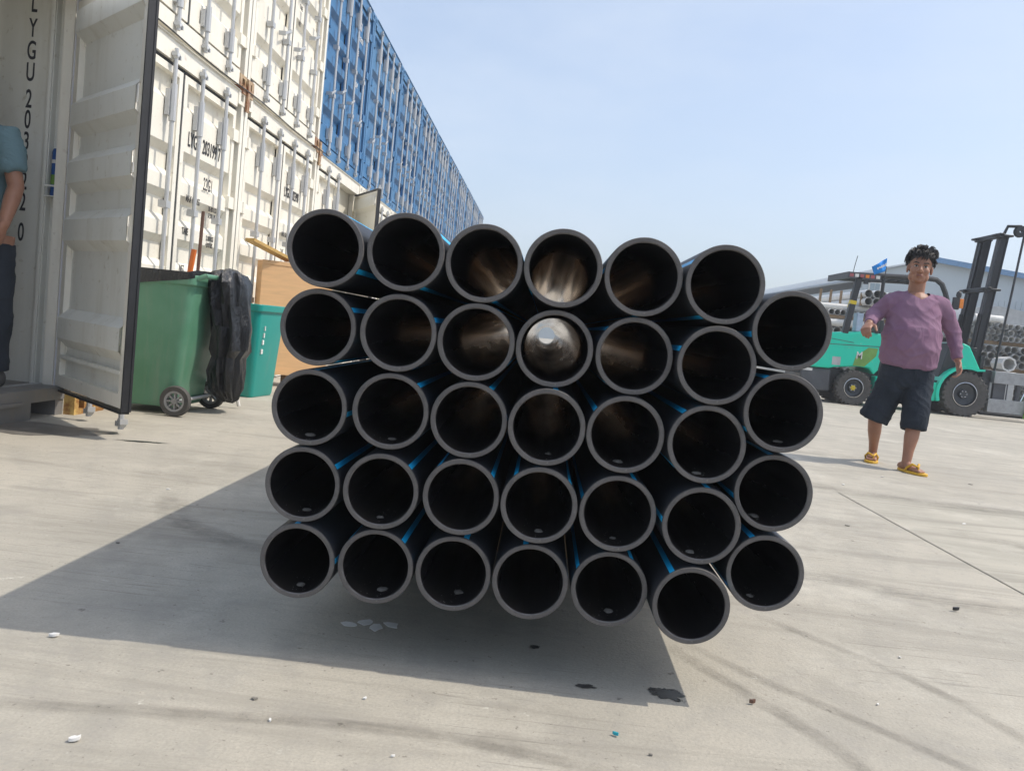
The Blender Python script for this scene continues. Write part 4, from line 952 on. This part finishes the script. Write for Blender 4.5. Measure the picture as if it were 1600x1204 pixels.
# legs
loft(b, [(W(2.885, 6.92, .80), .09), (W(2.85, 6.93, .60), .082), (W(2.805, 6.96, .45), .058), (W(2.815, 7.0, .36), .056), (W(2.845, 7.06, .27), .054), (W(2.88, 7.13, .17), .040), (W(2.90, 7.175, .09), .035), (W(2.905, 7.185, .05), .036)])
loft(b, [(W(3.06, 6.88, .80), .09), (W(3.045, 6.82, .60), .082), (W(3.018, 6.735, .45), .058), (W(3.012, 6.725, .36), .056), (W(3.0, 6.715, .27), .055), (W(2.985, 6.70, .17), .041), (W(2.977, 6.69, .09), .036), (W(2.975, 6.69, .05), .037)])
def foot(b, heel, toe, lift=0):
    heel, toe = Vector(heel), Vector(toe); d = (toe - heel).normalized(); s_ = Vector((-d.y, d.x, 0)); L_ = (toe-heel).length; up_v = Vector((0, 0, 1))
    loft(b, [(heel + up_v*.04, .026, .024), (heel + d*.04*1 + up_v*.045, .034, .036), (heel + d*L_*.4 + up_v*.045, .036, .032), (heel + d*L_*.65 + up_v*.035, .043, .022), (heel + d*L_*.8 + up_v*.030, .044, .017)], 14, up_v)
    for i, (o_, l_, r_) in enumerate(((-.028, .21, .014), (-.008, .205, .0095), (.009, .185, .009), (.023, .16, .0085), (.036, .13, .008))):
        p = heel + d*L_*.76 + s_*o_*foot.side; loft(b, [(p + up_v*.030, r_), (p + d*L_*l_*.6 + up_v*.031, r_), (p + d*L_*l_ + up_v*.026, r_*.75)], 8, up_v)
foot.side = 1
HR, TR = W(2.925, 7.245, .0), W(2.825, 7.00, .0)
HL, TL = W(2.955, 6.755, .0), W(3.035, 6.50, .0)
foot.side = -1; foot(b, HR, TR); foot.side = 1; foot(b, HL, TL)
body = remesh(b, 'body', M['skin'], man, .0055, 3, .45)
face_bits(man, HC, HK, Rm); hair(man, HC, HK, Rm, 4)
def wrinkle(co):
    
    n1 = 1 - abs(noise.noise(Vector((co.x*4 + co.z*5, co.y*4, co.z*6.5 - co.x*5))))*2.2          # a few sharp folds
    n2 = 1 - abs(noise.noise(Vector((co.x*7 - co.z*4 + 3, co.y*6, co.z*9 + co.x*6))))*2.4
    return .007*noise.noise(Vector((co.x*5, co.y*5, co.z*3.2))) + .011*max(0, n1)**2 + .006*max(0, n2)**2 - .004
b = MB()
loft(b, [(W(2.972, 6.90, .842), .216, .172), (W(2.972, 6.89, .90), .228, .19), (W(2.970, 6.875, 1.0), .232, .205), (W(2.967, 6.875, 1.10), .224, .192), (W(2.968, 6.89, 1.20), .213, .162), (W(2.973, 6.90, 1.29), .202, .145), (W(2.976, 6.91, 1.35), .180, .125), (W(2.976, 6.92, 1.395), .140, .104), (W(2.975, 6.925, 1.43), .098, .088)], 28)
for S_, E_, W2 in ((SHR, ELR, WRR), (SHL, ELL, WRL)):
    ins = W(2.975, 6.91, 1.36)
    S2 = S_ + Vector((0, 0, -.022)); loft(b, [(S2*.5 + ins*.5 + Vector((0, 0, -.01)), .080), (S2*.8 + ins*.2, .078), (S2*.92 + E_*.08, .074), (S_*.6 + E_*.4, .067), (E_, .062), (E_*.55 + W2*.45, .054), (W2 + (E_-W2)*.06, .042)], 18)
shirt = remesh(b, 'shirt', M['shirt'], man, .0085, 9, .5, wrinkle)
bm = bmesh.new(); bm.from_mesh(shirt.data); cut_ = []
for f_ in bm.faces:                                                   # open neckline
    c = f_.calc_center_median() + PO; dx = abs(c.x - 2.972)
    if dx < .088 and c.z > (1.372 + dx*.55 if c.y < 6.92 else 1.412): cut_.append(f_)
bmesh.ops.delete(bm, geom=cut_, context='FACES'); bm.to_mesh(shirt.data); bm.free()
def crease(co): return .008*noise.noise(Vector((co.x*7, co.y*7, co.z*6))) + .007*max(0, 1 - 2.4*abs(noise.noise(Vector((co.x*8 + co.z*5, co.y*8, co.z*9)))))**2 - .002
b = MB()
loft(b, [(W(2.975, 6.90, .88), .19, .15), (W(2.975, 6.90, .82), .208, .165), (W(2.972, 6.90, .74), .215, .165), (W(2.968, 6.90, .66), .20, .145)], 24)
loft(b, [(W(2.885, 6.91, .76), .118, .135), (W(2.865, 6.92, .64), .118, .135), (W(2.832, 6.94, .52), .116, .128), (W(2.80, 6.955, .43), .116, .122), (W(2.785, 6.965, .375), .119, .122)], 20)
loft(b, [(W(3.062, 6.88, .76), .118, .135), (W(3.052, 6.84, .64), .112, .130), (W(3.032, 6.78, .52), .102, .118), (W(3.018, 6.74, .42), .096, .108), (W(3.012, 6.725, .335), .095, .104)], 20)
shorts = remesh(b, 'shorts', M['denim'], man, .010, 4, .5, crease)
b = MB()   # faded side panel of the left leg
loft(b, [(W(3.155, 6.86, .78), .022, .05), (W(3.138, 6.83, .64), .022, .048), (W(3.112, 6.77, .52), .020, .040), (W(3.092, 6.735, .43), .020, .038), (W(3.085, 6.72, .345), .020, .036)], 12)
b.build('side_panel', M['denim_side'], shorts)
def flip_flop(heel, toe, side):
    d = (toe - heel).normalized(); s_ = Vector((-d.y, d.x, 0)); L_ = (toe-heel).length + .045; h0 = heel - d*.015
    b = MB(); out_ = []
    for k in range(28):
        a = 2*math.pi*k/28; t_ = .5 - .5*math.cos(a); wd = (.034 + .018*t_)*math.sin(a)
        wd *= (1.25 - .3*abs(t_-.75)) ; out_.append(h0 + d*L_*t_ + s_*wd*1.05)
    n = len(out_)
    b.add([p + Vector((0, 0, .001)) for p in out_] + [p + Vector((0, 0, .021)) for p in out_], [tuple(range(n))[::-1], tuple(range(n, 2*n))] + [(i, (i+1) % n, n+(i+1) % n, n+i) for i in range(n)])
    o = b.build('flip_flop', M['sandal'], man, bevel=.004)
    fr = h0 + d*L_*.76 + s_*(-.014*side) + Vector((0, 0, .022)); b = MB()
    for q_ in (-1, 1):
        b.tube([fr, fr + Vector((0, 0, .038)), h0 + d*L_*.60 + s_*q_*.030 + Vector((0, 0, .075)), h0 + d*L_*.50 + s_*q_*.050 + Vector((0, 0, .045)), h0 + d*L_*.42 + s_*q_*.046 + Vector((0, 0, .018))], [.005, .007, .010, .009, .007], 8)
    b.build('strap', M['sandal'], o)
flip_flop(HR, TR, -1); flip_flop(HL, TL, 1)

# --- the worker in the doorway of the open container, cut by the left edge of the frame
PO2 = Vector((-3.34, 4.70, .167))
wk = empty('person', PO2, 0, 'worker in a teal T-shirt and navy trousers standing in the open container', 'person')
def W(*p): return Vector(p) - PO2
b = MB(); Rm2 = Matrix.Rotation(R(-10), 3, 'Z'); HC2 = W(-3.42, 4.70, 1.84)
head(b, HC2, 1.05, Rm2)
loft(b, [(W(-3.35, 4.71, 1.58), .07), (W(-3.355, 4.70, 1.68), .058), (W(-3.36, 4.69, 1.80), .055)])
loft(b, [(W(-3.34, 4.7, 1.0), .15, .10), (W(-3.34, 4.7, 1.2), .15, .11), (W(-3.345, 4.7, 1.45), .17, .11), (W(-3.35, 4.7, 1.6), .12, .08)])
s1, e1, w1 = W(-3.15, 4.70, 1.60), W(-3.075, 4.69, 1.33), W(-3.03, 4.53, 1.09)
s2, e2, w2 = W(-3.54, 4.70, 1.60), W(-3.60, 4.72, 1.32), W(-3.58, 4.64, 1.07)
for s_, e_, w_ in ((s1, e1, w1), (s2, e2, w2)): loft(b, [(s_, .055), (s_*.4+e_*.6, .048), (e_, .044), (e_*.7+w_*.3, .045), (e_*.3+w_*.7, .036), (w_, .028)])
hand(b, w1, (-.035, -.02, -.12), (-.9, .2, 0), (-.1, -1, 0), 1.05, (25, 32, 25)); hand(b, w2, (.02, -.05, -.12), (.9, .2, 0), (.1, -1, 0), 1.05, (25, 32, 25))
for x0, y0 in ((-3.16, 4.69), (-3.47, 4.72)):
    loft(b, [(W(x0, y0+.01, 1.05), .08), (W(x0, y0, .65), .058), (W(x0, y0+.01, .5), .056), (W(x0, y0+.02, .26), .038)])
remesh(b, 'body', M['skin'], wk, .007, 3, .45); face_bits(wk, HC2, 1.05, Rm2); hair(wk, HC2, 1.05, Rm2, 9, 500)
b = MB()
loft(b, [(W(-3.34, 4.7, 1.02), .185, .14), (W(-3.34, 4.7, 1.2), .185, .145), (W(-3.345, 4.7, 1.4), .195, .14), (W(-3.348, 4.7, 1.55), .19, .125), (W(-3.35, 4.7, 1.63), .14, .10), (W(-3.35, 4.7, 1.66), .085, .08)], 24)
for s_, e_ in ((s1, e1), (s2, e2)):
    ins = W(-3.345, 4.7, 1.56); loft(b, [(s_*.5+ins*.5, .085), (s_ + Vector((0, 0, .005)), .084), (s_*.55+e_*.45, .075), (s_*.3+e_*.7, .070)], 16)
remesh(b, 'shirt', M['tee'], wk, .011, 4, .5, wrinkle)
b = MB(); loft(b, [(W(-3.34, 4.7, 1.08), .16, .12), (W(-3.33, 4.7, .95), .18, .135), (W(-3.325, 4.7, .85), .175, .13)], 20)
for x0, y0 in ((-3.16, 4.69), (-3.47, 4.72)):
    loft(b, [(W(x0-.02 if x0 > -3.3 else x0+.02, y0, 1.0), .10, .12), (W(x0, y0, .7), .092, .10), (W(x0, y0+.005, .45), .082, .09), (W(x0, y0+.015, .27), .085, .088)], 16)
remesh(b, 'trousers', M['trouser'], wk, .011, 4, .5, crease)
for x0, y0 in ((-3.15, 4.69), (-3.48, 4.72)):
    b = MB(); h_, t_ = W(x0, y0+.08, .167), W(x0 + (.05 if x0 > -3.3 else -.05), y0-.19, .167); d = (t_-h_); up_v = Vector((0, 0, 1))
    loft(b, [(h_ + up_v*.05, .03, .045), (h_ + d*.15 + up_v*.06, .042, .058), (h_ + d*.45 + up_v*.05, .042, .048), (h_ + d*.75 + up_v*.038, .048, .034), (h_ + d*.98 + up_v*.03, .030, .024)], 14, up_v)
    remesh(b, 'shoe', M['shoe'], wk, .008, 3)

# ------------------------------------------------------------------ litter on the concrete
def flake(seed, r_, mat, loc, lab, cat='scrap', thick=.006, lift=.3, ar=.6, rz=0, name='scrap'):
    rn = random.Random(seed); n = 9; b = MB(); top = []
    for k in range(n):
        a = 2*math.pi*k/n; q_ = r_*rn.uniform(.6, 1.15); x, y = q_*math.cos(a), q_*math.sin(a)*ar
        top.append(Vector((x, y, thick*.5 + lift*max(0, x)*rn.uniform(.3, 1))))
    b.add(top + [p + Vector((0, 0, thick)) for p in top], [tuple(range(n))[::-1], tuple(range(n, 2*n))] + [(i, (i+1) % n, n+(i+1) % n, n+i) for i in range(n)])
    return tag(b.build(name, M[mat], None, loc, (0, 0, rz)), lab, cat, 'litter on the concrete')
flake(1, .012, 'paper', (-1.058, 1.848, 0), 'white crumpled scrap on the left edge of the pipe shadow')
flake(2, .010, 'paper', (-.767, 1.424, 0), 'white torn scrap on sunlit concrete at the lower left', rz=.6)
flake(3, .008, 'blue_lit', (.235, 1.684, 0), 'turquoise plastic shaving on the concrete below the pipes', ar=.35, rz=-.7)
flake(4, .012, 'rubber', (1.517, 2.882, 0), 'black rubber scrap on the concrete right of the pipes', thick=.01, rz=.3)
flake(5, .007, 'handle_wood', (.576, 1.92, 0), 'brown pebble beside the stain right of the shadow', thick=.008)
for k, (x, y, r_) in enumerate([(-.52, 1.66, .012), (-.30, 1.72, .010), (-.46, 1.58, .008), (.30, 1.62, .008), (.9, 2.0, .008), (1.1, 2.35, .009), (1.62, 4.2, .02), (2.4, 4.6, .025), (2.1, 5.6, .03), (-1.3, 2.6, .012), (-.2, 1.5, .007), (2.6, 6.2, .03), (3.3, 6.3, .03), (-1.5, 3.4, .016)]):
    flake(20 + k, r_*.6, 'paper' if k % 3 else 'dirt', (x, y, 0), ['small pale flake in the front left of the shadow edge', 'pale flake just before the middle of the shadow edge', 'tiny pale flake on the sunlit concrete left of the middle', 'tiny grey flake below the right end of the pipes', 'tiny pale flake right of the lowest pipe', 'small pale flake further right of the lowest pipe', 'grey flake near the edge of the darker slab', 'pale flake on the darker slab', 'pale flake beyond the darker slab', 'grey flake left of the pipe stack shadow', 'tiny pale flake at the bottom middle', 'pale flake in front of the left foot of the man', 'grey flake right of the walking man', 'pale flake between the open door and the shadow'][k], thick=.003, lift=.12, rz=k)
for k in range(4):
    flake(60+k, .026, 'paper', (-.43 + .035*k, 2.13 + .03*(k % 2), 0), ['leftmost', 'second', 'third', 'rightmost'][k] + ' of the flat pale paper pieces stuck to the ground under the pipes', thick=.001, lift=.0, ar=.8, rz=k*.7, name='paper_piece')

# ------------------------------------------------------------------ hazy air
hz = MB(); hz.box((-720, -720, -1), (720, 720, 9.5))
hm = bpy.data.materials.new('haze_air'); hm.use_nodes = True; hn = hm.node_tree; hn.nodes.clear()
ho = hn.nodes.new('ShaderNodeOutputMaterial'); pv = hn.nodes.new('ShaderNodeVolumePrincipled')
pv.inputs['Color'].default_value = (.86, .90, .95, 1); pv.inputs['Density'].default_value = .0028; pv.inputs['Anisotropy'].default_value = .2
hn.links.new(pv.outputs[0], ho.inputs['Volume'])
tag(hz.build('haze', hm), kind='stuff')
